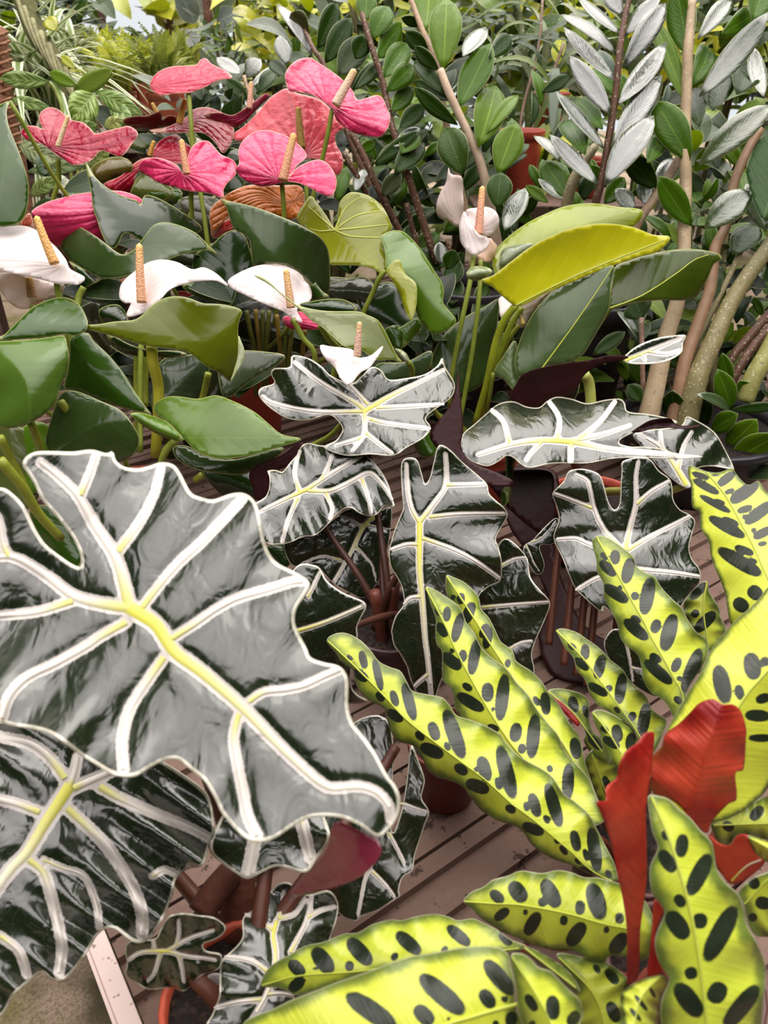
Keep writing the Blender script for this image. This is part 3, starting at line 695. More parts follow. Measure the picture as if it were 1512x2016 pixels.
leaf(al2, [(994,1060),(1012,1069),(1028,1085),(1039,1101),(1041,1119),(1046,1140),(1065,1164),(1080,1180),(1083,1193),(1075,1215),(1065,1238),(1055,1260),(1047,1289),(1051,1328),(1010,1340),(950,1300),(920,1220),(940,1150),(985,1140),(980,1080)], mid=[(960,1120),(985,1230),(1040,1330)], d=(0.96,0.94), e=(-0.02,0.02), rip=(0.006,2), sp=7, ew=3, vh=3.6, vw=(4,3),
     veins=[[(948,1196),(1001,1191),(1080,1185)],[(985,1115),(1012,1101),(1035,1098)],[(1000,1280),(1025,1266),(1047,1262)]], **AL)
leaf(al2, [(490,937),(500,920),(532,905),(560,893),(590,870),(600,882),(570,915),(533,935),(528,975),(505,985),(497,960)], d=(1.02,1.0), mats=('aloc_u','aloc'), sp=7, name='leaf', label='dark maroon underside of a leaf edge')
for i, (p, dd) in enumerate([((620,1230),0.78),((717,810),1.01),((606,963),0.975),((747,1011),1.03),((826,1029),0.915),((960,1120),0.97)]):
    petiole(al2, p, dd, (0.0032, 0.006), (0.06, 0.02, 0.012), seed=20 + i, spread=0.03)
tube(al2, 'stem', [(738,1165,0.93),(752,1260,0.97),(757,1330,0.98)], 0.007, 'stem', (0.13,0.035,0.02))
tube(al2, 'stem', [(775,1150,0.95),(770,1240,0.98),(772,1330,0.99)], 0.008, 'stem', (0.11,0.03,0.018))

al3 = thing('alocasia', 'right-hand african mask alocasia with long horizontal white-veined leaf below the lime anthurium leaves', 'potted plant', base_at(1170, 990, 0.10), 'alocasias')
pot(al3, 0.075, 0.11, RED)
leaf(al3, [(906,884),(911,855),(931,837),(956,815),(981,795),(1011,790),(1036,800),(1061,802),(1076,790),(1096,781),(1126,785),(1156,794),(1191,787),(1221,785),(1231,795),(1236,810),(1276,815),(1311,822),(1335,832),(1290,840),(1246,852),(1218,870),(1240,879),(1270,879),(1306,884),(1331,892),(1386,899),(1331,903),(1256,901),(1206,903),(1156,912),(1106,912),(1078,914),(1043,921),(1027,915),(1012,902),(998,897),(982,908),(960,918),(932,910),(914,897)],
     mid=[(1126,870),(1066,867),(1006,875),(941,895)], d=(1.06,1.05,1.03), e=(-0.06,0.10), rip=(0.012,2), sp=6, ew=4, vh=5, mw=(7,4), vw=(5,3.5),
     veins=[([(1126,870),(1206,885),(1300,893),(1375,899)],7,3),([(1126,868),(1186,855),(1241,837)],6,3),[(1003,872),(991,830),(966,805)],[(1096,866),(1101,825),(1081,790)],[(1141,863),(1181,830),(1211,790)],([(1124,872),(1123,912)],6,5),[(1066,870),(1045,892),(1036,905)]],
     label='long arrow-shaped leaf lying sideways with yellow midrib', **AL)
leaf(al3, [(1243,851),(1262,838),(1281,828),(1305,824),(1321,825),(1330,834),(1345,838),(1381,837),(1365,843),(1346,844),(1310,841),(1286,843),(1262,850)], mid=[(1245,851),(1300,834),(1381,838)], d=(1.055,1.06), mats=('aloc_u','aloc'), sp=5, name='leaf_edge', label='rolled maroon edge of a leaf', e=(-0.01,-0.01), rib=False)
leaf(al3, [(1006,775),(1018,755),(1033,735),(1076,722),(1116,715),(1156,710),(1196,700),(1231,700),(1236,708),(1186,717),(1151,738),(1130,775),(1100,790),(1060,805),(1030,803),(1010,793)], mid=[(1235,704),(1150,737),(1010,790)], d=(1.20,1.18,1.15), e=(0.03,-0.03), mats=('aloc_u','aloc'), sp=7, ew=4, label='dark maroon underside of a folded leaf')
leaf(al3, [(1228,703),(1256,680),(1296,665),(1330,660),(1351,660),(1345,675),(1341,695),(1306,713),(1256,717),(1231,713)], mid=[(1231,710),(1280,690),(1345,664)], d=(1.20,1.22), e=(0.0,-0.02), sp=5, ew=5, vh=7, mw=(4,2), vw=(3,2), veins=[[(1275,692),(1310,697),(1338,690)],[(1262,698),(1270,708)]], name='leaf_tip', label='bright white-veined tip of the folded leaf', **AL)
leaf(al3, [(1246,858),(1262,849),(1290,845),(1340,838),(1351,820),(1372,828),(1406,850),(1428,885),(1446,925),(1430,922),(1400,918),(1370,925),(1360,958),(1345,958),(1318,939),(1290,912),(1268,885)], mid=[(1352,955),(1330,920),(1300,880),(1258,855)], d=(1.08,1.12), e=(-0.01,0.05), rip=(0.012,2.2), sp=5, ew=4, vh=5, mw=(7,3), vw=(4,2.5),
     veins=[[(1335,925),(1345,880),(1362,850)],[(1310,892),(1303,875),(1300,850)]], label='small curled leaf with wavy white-edged margin', **AL)
leaf(al3, [(1226,908),(1260,900),(1281,905),(1297,926),(1318,942),(1324,961),(1326,984),(1339,1003),(1358,1013),(1369,1027),(1363,1050),(1357,1077),(1363,1101),(1377,1119),(1380,1138),(1374,1154),(1350,1180),(1342,1193),(1300,1230),(1240,1240),(1191,1195),(1189,1207),(1181,1204),(1157,1183),(1133,1159),(1120,1132),(1107,1098),(1091,1066),(1091,1048),(1100,1024),(1096,1000),(1087,974),(1094,963),(1110,947),(1117,931),(1125,925),(1149,923),(1176,931),(1186,945),(1191,963),(1199,990),(1210,1004),(1220,990),(1222,953),(1224,925)],
     mid=[(1231,1085),(1233,1150),(1235,1238)], d=(0.97,0.95,0.95), e=(0.02,0.03), rip=(0.006,2), sp=6, ew=3.6, vh=4.5, mw=(6,4), vw=(5,3),
     veins=[([(1228,1085),(1191,1045),(1170,1003),(1162,966),(1155,945),(1133,934)],6,3),[(1165,1000),(1112,979),(1092,972)],([(1231,1083),(1242,1032),(1252,992),(1252,939),(1257,908)],6,3),[(1254,992),(1284,966),(1318,947)],[(1237,1083),(1281,1056),(1358,1016)],[(1237,1118),(1271,1122),(1324,1127),(1377,1135)],[(1225,1092),(1162,1072),(1133,1060),(1095,1062)],[(1225,1125),(1175,1138),(1133,1162)]],
     label='broad slate-green heart leaf hanging down with a deep notch', **AL)
leaf(al3, [(893,780),(899,750),(902,726),(906,775),(912,840),(908,882),(930,910),(965,925),(1000,940),(1012,950),(1000,958),(960,955),(930,935),(885,905),(852,872),(848,848),(880,808)], mid=[(870,860),(930,920),(1010,950)], d=(1.02,1.0), e=(0.0,-0.03), mats=('aloc_u','aloc'), sp=7, ew=2, label='dark maroon folded leaf back')
leaf(al3, [(955,935),(1020,925),(1085,930),(1090,980),(1096,1010),(1085,1060),(1060,1050),(1010,1010),(975,970)], d=(1.12,1.1), mats=('aloc_u','aloc'), sp=9, ew=2)
leaf(al3, [(1050,1062),(1075,1035),(1098,1020),(1100,1060),(1085,1072),(1062,1075),(1072,1110),(1065,1130),(1050,1125),(1030,1080)], d=(1.05,1.05), sp=6, ew=2, vh=2.4, vw=(2,1.5), veins=[[(1035,1072),(1050,1105),(1062,1125)],[(1045,1068),(1070,1055),(1095,1025)]], **AL)
leaf(al3, [(1190,1275),(1193,1255),(1212,1238),(1245,1255),(1270,1310),(1295,1370),(1250,1350),(1205,1305)], d=(0.85,0.85), sp=6, ew=2, vh=3, vw=(3,2), veins=[[(1232,1262),(1240,1300),(1246,1340)],[(1243,1315),(1265,1318)]], **AL)
leaf(al3, [(985,930),(1090,925),(1100,1010),(1090,1070),(1110,1150),(1150,1230),(1215,1280),(1200,1340),(1090,1330),(1060,1250),(1080,1190),(1045,1100),(1000,1030)], mid=[(1040,935),(1080,1130),(1150,1335)], d=(1.24,1.14,1.02), mats=('aloc_u','aloc'), sp=11, ew=2, label='dark maroon fill leaf standing in for shade deep in the clump')  # added dark sheet, its colour supplies the shade between the stems
leaf(al2, [(735,1150),(800,1180),(790,1290),(815,1390),(730,1420),(712,1340),(745,1260)], d=(1.06,1.0), mats=('aloc_u','aloc'), sp=10, ew=2, label='dark maroon fill leaf standing in for shade behind the stems')  # added dark sheet that paints the gap behind the stems as shade
petiole(al3, (1126,870), 1.07, (0.005, 0.009), (0.20, 0.06, 0.03), seed=41)
tube(al3, 'petiole', [(1151,737,1.20),(1159,752,1.21),(1163,792,1.22),(1165,900,1.24)], 0.0085, 'stem', (0.42,0.46,0.10))
petiole(al3, (1352,955), 1.085, (0.005, 0.008), (0.38, 0.40, 0.09), seed=43)
petiole(al3, (1231,1085), 0.98, (0.005, 0.008), (0.16, 0.05, 0.03), seed=44)
for i, (x, y) in enumerate([(1120,1230),(1145,1250),(1165,1270),(1090,1190),(1215,1240)]):
    tube(al3, 'stem', [(x+30,y-230,1.02+.005*i),(x+8,y-90,1.01+.005*i),(x-5,y+30,1.0+.005*i),(x-10,y+80,0.995+.005*i)], 0.005, 'stem', (0.11,0.035,0.018))

# ------------------------------------------------------------------ rattlesnake plants
GO = dict(mats=('goep', 'goep_u'), ew=16.0, ribmat='rib')
LIME = (0.42, 0.52, 0.03)
rs1 = thing('rattlesnake_plant', 'rattlesnake plant with long wavy lime leaves and dark spots leaning left across the bench', 'potted plant', base_at(1230, 1690, 0.05), 'rattlesnake plants')
pot(rs1, 0.060, 0.085, (0.10, 0.04, 0.035))
fp = thing('flower_pot', 'red plant pot coloured dark for shade, half hidden under the longest spotted leaf', 'pot', base_at(880, 1500, 0.05), 'glimpsed pots')
pot(fp, 0.045, 0.09, (0.13, 0.014, 0.012))  # red lowered so the pot's colour carries the shadow on it
def gleaf(pl, out, mid, d, spots, e=(0.02, 0.02), rip=(0.006, 5), sp=4.6, mw=(2.2, 1.6), col=LIME, **kw):
    a = dict(GO); a.update(kw)
    return leaf(pl, out, mid=mid, d=d, e=e, rip=rip, sp=sp, mw=mw, spots=spots, col=col, vh=3.0, **a)
gleaf(rs1, [(643,1262),(656,1249),(680,1246),(709,1260),(730,1281),(746,1302),(767,1313),(788,1321),(801,1342),(812,1360),(841,1367),(870,1373),(886,1389),(899,1408),(926,1417),(957,1429),(984,1445),(997,1463),(1018,1485),(1037,1498),(1067,1514),(1088,1530),(1109,1561),(1136,1582),(1160,1604),(1178,1637),(1194,1669),(1210,1701),(1216,1735),(1190,1728),(1164,1722),(1124,1703),(1092,1693),(1066,1679),(1045,1661),(1031,1640),(1015,1627),(986,1618),(971,1611),(944,1593),(926,1569),(910,1548),(886,1537),(860,1530),(841,1514),(828,1487),(815,1469),(788,1461),(772,1445),(762,1418),(756,1395),(730,1381),(709,1363),(698,1339),(693,1318),(674,1305),(661,1286)],
     [(645,1262),(693,1307),(754,1368),(799,1416),(852,1458),(905,1498),(957,1537),(1010,1585),(1040,1606),(1071,1632),(1124,1677),(1164,1714),(1205,1735)], (0.74,0.66,0.62),
     [(684,1290,694,1299,4),(711,1283,719,1315,8),(737,1299,751,1358,8),(698,1320,722,1339,10),(743,1364,754,1379,8),(772,1361,781,1389,8),(796,1347,815,1416,11),(764,1400,791,1418,10),(820,1442,833,1455,8),(849,1424,860,1455,11),(878,1400,910,1490,15),(878,1462,883,1477,6),(830,1469,870,1487,13),(897,1508,918,1522,10),(947,1492,960,1535,13),(936,1511,940,1519,5),(984,1471,1010,1569,15),(979,1532,984,1553,7),(920,1540,960,1556,13),(997,1588,1013,1598,8),(1035,1580,1038,1596,6),(1046,1564,1059,1606,11),(1078,1545,1102,1625,13),(1072,1606,1080,1620,6),(1031,1624,1068,1640,11),(1092,1653,1100,1661,4),(1103,1666,1116,1682,6),(1129,1637,1137,1674,10),(1164,1632,1177,1714,13),(1150,1672,1156,1695,5),(1133,1690,1142,1701,5),(1140,1711,1164,1722,9),(1194,1714,1202,1727,6)],
     e=(0.03,0.045), rip=(0.009,8), label='longest wavy spotted leaf reaching left')
gleaf(rs1, [(838,1155),(853,1159),(879,1175),(906,1196),(918,1225),(934,1246),(947,1273),(971,1297),(994,1313),(1008,1331),(1017,1344),(1038,1366),(1054,1392),(1067,1410),(1083,1429),(1099,1448),(1112,1479),(1130,1500),(1149,1519),(1162,1537),(1173,1567),(1181,1590),(1188,1618),(1150,1622),(1080,1560),(1000,1495),(940,1442),(899,1403),(894,1379),(889,1358),(873,1342),(870,1321),(870,1283),(860,1270),(857,1252),(857,1241),(858,1220),(849,1193),(842,1170)],
     [(838,1157),(853,1185),(879,1236),(894,1273),(926,1334),(957,1389),(984,1432),(1016,1477),(1080,1545),(1160,1620)], (0.80,0.73,0.67),
     [(858,1199,866,1212,5),(881,1196,879,1222,8),(863,1228,877,1252,9),(908,1209,894,1262,10),(865,1232,878,1252,9),(886,1278,894,1284,4),(873,1289,905,1315,12),(912,1281,910,1302,8),(939,1262,928,1326,11),(912,1347,928,1358,7),(960,1347,960,1379,12),(994,1330,984,1416,13),(902,1368,950,1397,12),(969,1392,971,1401,3),(1018,1426,1013,1458,12),(1029,1466,1026,1482,8),(1054,1408,1046,1490,13),(1120,1506,1117,1572,12),(961,1429,981,1437,7),(1080,1508,1085,1519,6)],
     e=(0.03,0.03), rip=(0.007,7))
gleaf(rs1, [(879,1132),(890,1135),(914,1146),(932,1162),(943,1177),(948,1199),(961,1214),(969,1228),(983,1257),(988,1265),(1009,1281),(1017,1302),(1046,1321),(1067,1342),(1080,1363),(1099,1384),(1120,1421),(1138,1445),(1146,1466),(1152,1500),(1172,1560),(1190,1605),(1150,1560),(1100,1480),(1050,1420),(1000,1350),(940,1280),(900,1215),(880,1172),(877,1146)],
     [(879,1134),(922,1200),(970,1275),(1020,1350),(1075,1420),(1115,1475),(1180,1590)], (0.84,0.77,0.70),
     [(891,1172,893,1180,5),(908,1169,907,1188,8),(930,1188,916,1225,11),(959,1230,948,1254,9),(964,1236,956,1276,9),(1001,1299,998,1313,6),(1072,1365,1076,1405,10),(1130,1455,1136,1492,11),(1052,1372,1060,1388,6)],
     e=(0.02,0.02), rip=(0.006,7))
gleaf(rs1, [(1166,1061),(1181,1054),(1199,1060),(1218,1072),(1239,1088),(1248,1098),(1255,1117),(1271,1127),(1289,1135),(1302,1156),(1324,1180),(1342,1196),(1355,1222),(1371,1244),(1380,1250),(1392,1262),(1395,1284),(1384,1310),(1365,1340),(1350,1370),(1345,1410),(1332,1425),(1324,1410),(1316,1392),(1302,1376),(1281,1363),(1265,1336),(1263,1315),(1255,1289),(1231,1270),(1220,1252),(1215,1228),(1202,1201),(1189,1177),(1187,1148),(1175,1125),(1174,1103),(1168,1082)],
     [(1175,1058),(1199,1101),(1223,1143),(1250,1193),(1271,1230),(1281,1252),(1305,1294),(1329,1339),(1345,1371),(1342,1415)], (0.78,0.72,0.68),
     [(1183,1090,1197,1099,6),(1211,1085,1211,1109,10),(1183,1106,1210,1132,10),(1242,1101,1231,1146,12),(1218,1154,1224,1159,4),(1191,1154,1234,1183,12),(1250,1167,1250,1180,8),(1281,1140,1268,1207,14),(1244,1214,1260,1225,7),(1231,1222,1273,1257,12),(1295,1222,1287,1244,10),(1326,1212,1308,1278,15),(1281,1289,1300,1302,8),(1271,1302,1321,1344,12),(1337,1297,1326,1321,9),(1377,1280,1347,1360,14),(1337,1332,1337,1340,5),(1329,1373,1340,1384,7)],
     e=(0.02,0.03), rip=(0.006,6), label='upright spotted leaf in front of the slate-green heart leaf')
gleaf(rs1, [(1095,1241),(1109,1237),(1136,1245),(1154,1257),(1173,1270),(1189,1284),(1202,1299),(1226,1318),(1236,1334),(1252,1352),(1273,1371),(1281,1392),(1294,1405),(1313,1418),(1305,1445),(1289,1480),(1270,1500),(1257,1460),(1244,1432),(1220,1416),(1197,1400),(1178,1389),(1162,1368),(1152,1339),(1136,1321),(1128,1294),(1112,1276),(1101,1254)],
     [(1095,1241),(1149,1297),(1186,1347),(1226,1400),(1257,1445),(1280,1490)], (0.80,0.74,0.70),
     [(1120,1268,1133,1278,6),(1152,1270,1152,1297,9),(1133,1297,1157,1318,8),(1186,1292,1175,1334,11),(1160,1347,1194,1368,9),(1199,1350,1199,1360,7),(1226,1328,1218,1384,11),(1210,1393,1220,1403,5),(1247,1403,1242,1418,8),(1273,1387,1263,1448,12)], rip=(0.005,6))
gleaf(rs1, [(1165,1403),(1181,1397),(1205,1405),(1226,1418),(1247,1432),(1257,1453),(1255,1472),(1245,1500),(1220,1515),(1199,1490),(1186,1466),(1181,1445),(1170,1424)], [(1167,1403),(1200,1445),(1235,1505)], (0.72,0.69),
     [(1183,1432,1197,1440,6),(1212,1429,1218,1458,11),(1189,1453,1218,1471,9),(1244,1445,1239,1476,10)], rip=(0.003,3))
gleaf(rs1, [(1078,1360),(1099,1355),(1125,1359),(1149,1368),(1160,1384),(1160,1416),(1168,1440),(1183,1453),(1194,1474),(1203,1500),(1192,1502),(1178,1495),(1160,1479),(1149,1458),(1152,1442),(1136,1416),(1115,1395),(1093,1376)], [(1080,1362),(1130,1405),(1160,1445),(1200,1500)], (0.79,0.75),
     [(1125,1373,1133,1400,10),(1152,1437,1162,1445,5),(1160,1450,1183,1474,9),(1150,1390,1156,1412,6)], col=(0.18,0.26,0.02), rip=(0.004,4))
leaf(rs1, [(1083,1374),(1100,1378),(1120,1396),(1140,1420),(1137,1430),(1115,1408),(1095,1388)], d=(0.785,0.77), mats=('goep_u','goep'), sp=5, name='leaf_edge', rib=False, label='dark red folded leaf edge')
gleaf(rs1, [(1345,1193),(1366,1159),(1390,1143),(1398,1167),(1416,1196),(1419,1215),(1430,1240),(1415,1275),(1385,1280),(1362,1240)], [(1392,1146),(1385,1200),(1395,1275)], (0.86,0.84), [(1387,1148,1361,1178,10),(1374,1204,1363,1212,8),(1406,1207,1371,1241,12)], col=(0.10,0.12,0.02))
gleaf(rs1, [(1150,1500),(1180,1470),(1215,1505),(1225,1545),(1210,1590),(1190,1600),(1165,1560)], [(1165,1485),(1205,1595)], (0.76,0.75), [(1190,1530,1200,1570,9)], col=(0.10,0.13,0.02))
for i, (p, dd) in enumerate([((1205,1735),0.63),((1160,1620),0.68),((1180,1590),0.71),((1342,1415),0.69),((1280,1490),0.71)]):
    petiole(rs1, p, dd, (0.0028, 0.004), (0.20, 0.05, 0.03), seed=60 + i, z=0.07)

rs2 = thing('rattlesnake_plant', 'rattlesnake plant in the bottom right corner with red-backed leaves and big dark spots', 'potted plant', base_at(1330, 1960, 0.05), 'rattlesnake plants')
pot(rs2, 0.062, 0.085, (0.10, 0.04, 0.035))
gleaf(rs2, [(1357,916),(1377,923),(1395,929),(1416,930),(1440,922),(1448,931),(1459,945),(1474,955),(1493,947),(1504,963),(1512,971),(1545,1005),(1600,1100),(1640,1200),(1620,1280),(1560,1300),(1500,1280),(1450,1245),(1435,1217),(1427,1167),(1411,1127),(1400,1098),(1395,1066),(1379,1040),(1377,1008),(1363,998),(1361,961),(1355,937)],
     [(1392,930),(1429,976),(1456,1024),(1482,1072),(1501,1114),(1512,1140),(1545,1200),(1570,1275)], (0.80,0.70,0.62),
     [(1363,931,1395,942,6),(1445,931,1414,955,9),(1400,935,1416,935,3),(1366,945,1414,971,8),(1445,964,1427,971,5),(1490,953,1440,987,13),(1408,984,1427,991,4),(1379,976,1437,1008,7),(1480,998,1453,1007,7),(1520,990,1469,1029,12),(1474,1015,1461,1019,4),(1422,1021,1453,1033,7),(1398,1019,1464,1056,11),(1488,1043,1480,1045,5),(1520,1040,1485,1058,9),(1448,1077,1482,1090,8),(1509,1069,1493,1072,5),(1416,1082,1496,1130,14),(1474,1101,1490,1107,5),(1477,1159,1496,1175,14),(1448,1183,1469,1199,14)],
     e=(0.01,0.03), rip=(0.005,5), col=(0.66,0.72,0.06), ew=7, label='bright lime spotted leaf at the right edge')
gleaf(rs2, [(1512,1156),(1496,1177),(1477,1196),(1453,1217),(1429,1242),(1408,1268),(1392,1294),(1377,1328),(1355,1363),(1337,1395),(1321,1421),(1308,1453),(1300,1500),(1300,1560),(1340,1615),(1380,1632),(1403,1620),(1429,1614),(1464,1596),(1488,1577),(1509,1556),(1560,1480),(1620,1380),(1640,1280),(1600,1180),(1545,1140)],
     [(1380,1625),(1400,1500),(1453,1395),(1482,1352),(1512,1320),(1610,1200)], (0.53,0.54,0.56), [(1414,1313,1429,1381,17),(1477,1289,1485,1334,17),(1505,1295,1507,1310,9),(1453,1350,1459,1376,9),(1515,1371,1490,1379,10),(1469,1408,1515,1410,12),(1474,1453,1525,1453,8)],
     e=(0.04,0.02), rip=(0.004,3), sp=7, col=(0.72,0.72,0.05), ew=9, mw=(5,3), label='broad yellow-lime leaf behind the red leaves')
leaf(rs2, [(1268,1445),(1287,1441),(1288,1458),(1284,1498),(1279,1537),(1273,1577),(1272,1620),(1273,1656),(1273,1735),(1265,1796),(1260,1841),(1259,1896),(1255,1926),(1239,1939),(1235,1931),(1236,1881),(1235,1828),(1228,1775),(1218,1727),(1210,1682),(1199,1642),(1190,1616),(1183,1598),(1176,1577),(1194,1577),(1194,1551),(1215,1532),(1220,1506),(1234,1479),(1255,1463)],
     mid=[(1246,1935),(1258,1750),(1268,1600),(1285,1445)], d=(0.52,0.50,0.50), e=(-0.03,0.0), rip=(0.005,4), mats=('goep_u','goep'), sp=6, label='narrow rolled red leaf standing upright', ew=2, rib=False)
leaf(rs2, [(1403,1376),(1424,1387),(1443,1387),(1459,1400),(1469,1432),(1469,1453),(1464,1514),(1448,1522),(1451,1572),(1435,1582),(1416,1601),(1400,1620),(1392,1640),(1366,1625),(1350,1600),(1324,1577),(1297,1567),(1284,1559),(1281,1524),(1284,1490),(1302,1471),(1310,1445),(1337,1424),(1361,1400),(1377,1384)],
     mid=[(1350,1610),(1377,1537),(1392,1479),(1412,1425),(1425,1380)], d=(0.50,0.485,0.485), e=(0.03,0.02), rip=(0.006,3), mats=('goep_u','goep'), sp=6, label='broad red-orange leaf underside', ew=2, mw=(3,2), ribmat='goep_u')
leaf(rs2, [(1289,1772),(1308,1788),(1292,1833),(1292,1870),(1304,1915),(1276,1925),(1279,1881),(1284,1828)], d=(0.49,0.49), mats=('goep_u','goep'), sp=6, rib=False, label='red leaf base between the spotted leaves')
leaf(rs2, [(1395,1645),(1416,1661),(1437,1664),(1451,1645),(1472,1645),(1480,1669),(1490,1685),(1506,1698),(1482,1722),(1456,1738),(1437,1740),(1422,1722),(1406,1701),(1403,1669)], mid=[(1440,1735),(1470,1705),(1506,1690)], d=(0.52,0.50), e=(0.01,0.01), mats=('goep_u','goep'), sp=6, mw=(2.5,2), label='folded red leaf back at the right edge')
gleaf(rs2, [(1473,1645),(1490,1648),(1515,1656),(1560,1668),(1550,1705),(1512,1698),(1490,1684),(1480,1668)], [(1476,1650),(1550,1690)], (0.50,0.48), [], col=(0.70,0.72,0.12), ew=4)
gleaf(rs2, [(1276,1567),(1297,1567),(1318,1574),(1337,1593),(1358,1609),(1377,1632),(1400,1656),(1406,1677),(1411,1709),(1429,1738),(1453,1759),(1464,1785),(1472,1822),(1490,1854),(1504,1886),(1508,1912),(1505,1960),(1500,2016),(1490,2060),(1400,2090),(1310,2070),(1302,2016),(1300,1986),(1305,1960),(1317,1931),(1313,1918),(1297,1894),(1289,1859),(1295,1830),(1308,1799),(1302,1783),(1284,1759),(1279,1727),(1281,1701),(1295,1669),(1284,1637),(1278,1600)],
     [(1283,1570),(1318,1652),(1340,1722),(1358,1788),(1371,1854),(1379,1907),(1387,1973),(1392,2016),(1400,2085)], (0.47,0.44,0.43),
     [(1306,1637,1313,1653,7),(1345,1645,1340,1685,13),(1302,1677,1326,1714,14),(1395,1685,1358,1759,17),(1332,1764,1345,1783,11),(1318,1799,1350,1844,19),(1379,1801,1377,1825,15),(1445,1788,1392,1888,20),(1358,1907,1363,1925,13),(1421,1939,1403,1970,19),(1334,1941,1377,1997,20),(1490,1944,1429,2020,18)],
     e=(0.03,0.03), rip=(0.007,4.5), sp=5.5, ew=22, mw=(3.5,3.5), label='large spotted leaf standing in front of the red leaves')
gleaf(rs2, [(912,1775),(928,1756),(952,1746),(970,1732),(1000,1724),(1026,1714),(1066,1719),(1097,1713),(1124,1717),(1150,1727),(1180,1728),(1215,1738),(1245,1748),(1280,1790),(1290,1850),(1270,1890),(1228,1883),(1202,1881),(1191,1894),(1177,1896),(1150,1883),(1129,1873),(1097,1873),(1071,1867),(1045,1860),(1018,1847),(992,1836),(965,1820),(944,1806),(928,1788)],
     [(914,1775),(981,1780),(1018,1781),(1084,1792),(1137,1804),(1180,1817),(1218,1825),(1280,1838)], (0.58,0.56,0.54),
     [(968,1756,989,1775,11),(1008,1740,1031,1772,16),(1071,1735,1097,1783,16),(1068,1769,1068,1783,9),(1000,1791,976,1809,10),(1035,1791,1034,1801,5),(1060,1799,1037,1838,13),(1142,1775,1142,1799,10),(1165,1743,1183,1806,18),(1111,1804,1109,1820,8),(1148,1820,1121,1859,15),(1219,1799,1220,1817,9),(1194,1825,1194,1836,6),(1231,1841,1205,1875,15)],
     e=(0.02,0.015), rip=(0.005,5), sp=5)
gleaf(rs2, [(514,1941),(524,1912),(543,1894),(567,1881),(601,1862),(638,1854),(678,1838),(704,1836),(733,1820),(770,1810),(789,1812),(820,1804),(854,1799),(881,1804),(902,1812),(931,1808),(952,1817),(978,1830),(1005,1849),(1035,1862),(1018,1872),(939,1885),(846,1895),(800,1905),(717,1925),(665,1940),(625,1950),(583,1960),(569,1952),(548,1945)],
     [(516,1940),(585,1922),(665,1916),(710,1912),(800,1898),(900,1882),(1030,1866)], (0.55,0.53,0.54),
     [(572,1894,596,1918,13),(620,1870,651,1912,17),(688,1851,728,1896,16),(620,1905,621,1909,5),(688,1894,688,1910,9),(783,1838,825,1875,14),(773,1881,781,1886,9),(596,1928,572,1949,12),(600,1930,603,1932,3),(883,1825,923,1859,12),(872,1868,878,1872,9),(986,1836,1005,1859,10)],
     e=(0.03,-0.01), rip=(0.005,6), sp=5, label='spotted leaf pointing left along the bottom')
gleaf(rs2, [(479,2016),(501,2000),(538,1986),(575,1968),(625,1949),(665,1933),(717,1915),(800,1886),(846,1878),(899,1867),(939,1863),(978,1865),(1000,1878),(1005,1902),(1013,1933),(1015,1978),(1023,2000),(1029,2016),(1030,2080),(900,2120),(700,2130),(550,2110),(470,2060)],
     [(1018,1978),(965,1992),(912,2008),(883,2016),(780,2050),(500,2060)], (0.45,0.44,0.46), [(830,1923,910,1992,20),(957,1894,1008,1955,17),(949,1952,970,1981,14),(989,1963,997,1972,6),(820,1984,849,2013,16),(881,2004,884,2008,5),(1008,1994,1005,2020,12),(976,2010,976,2020,7),(686,1960,775,2020,20)],
     e=(-0.01,0.03), rip=(0.004,3), sp=6, ew=20, mw=(5,3), col=(0.62,0.66,0.05), label='broad lime leaf along the bottom edge')
gleaf(rs2, [(1005,1883),(1026,1877),(1045,1888),(1060,1904),(1084,1912),(1105,1933),(1124,1952),(1142,1970),(1148,1997),(1142,2016),(1140,2070),(1060,2090),(1035,2030),(1020,1990),(1015,1940)], [(1008,1884),(1070,1985),(1110,2080)], (0.44,0.42), [(1037,1960,1055,1989,10),(1087,1963,1090,2005,14),(1137,1994,1121,2016,12),(1045,2012,1050,2020,8)], rip=(0.004,3), ew=18)
gleaf(rs2, [(1029,1865),(1050,1868),(1097,1894),(1124,1918),(1142,1947),(1130,1955),(1092,1925),(1060,1900)], [(1032,1866),(1140,1950)], (0.54,0.52), [], col=(0.30,0.42,0.03))
gleaf(rs2, [(1223,1957),(1244,1939),(1271,1926),(1302,1920),(1317,1931),(1310,1952),(1302,1968),(1298,2030),(1290,2045),(1240,2040),(1225,1990)], [(1300,1924),(1262,1965),(1245,2040)], (0.46,0.44), [(1250,1960,1275,1990,5),(1240,1985,1262,2010,5),(1280,1945,1290,1965,4)], col=(0.5,0.6,0.08), ew=6)
gleaf(rs2, [(1464,1780),(1453,1759),(1477,1732),(1512,1717),(1580,1700),(1600,1800),(1560,1860),(1512,1845),(1490,1843),(1474,1822)], [(1466,1780),(1482,1764),(1512,1732),(1590,1700)], (0.54,0.54), [(1482,1730,1488,1748,11),(1515,1780,1490,1776,13),(1480,1800,1484,1812,9)], col=(0.40,0.44,0.03))
gleaf(rs2, [(1400,1610),(1460,1590),(1520,1565),(1570,1590),(1560,1660),(1500,1652),(1474,1644),(1452,1644),(1436,1664),(1415,1660)], [(1405,1625),(1560,1620)], (0.58,0.58), [(1425,1622,1442,1632,10),(1500,1590,1480,1612,11)], col=(0.22,0.28,0.02))
gleaf(rs2, [(1095,1880),(1150,1884),(1195,1895),(1240,1935),(1230,2000),(1240,2060),(1150,2060),(1120,1960),(1140,1945)], [(1100,1885),(1170,1960),(1200,2055)], (0.56,0.54), [(1195,1910,1215,1935,10),(1170,1900,1180,1915,6),(1200,1975,1215,2010,12)], col=(0.10,0.13,0.015))
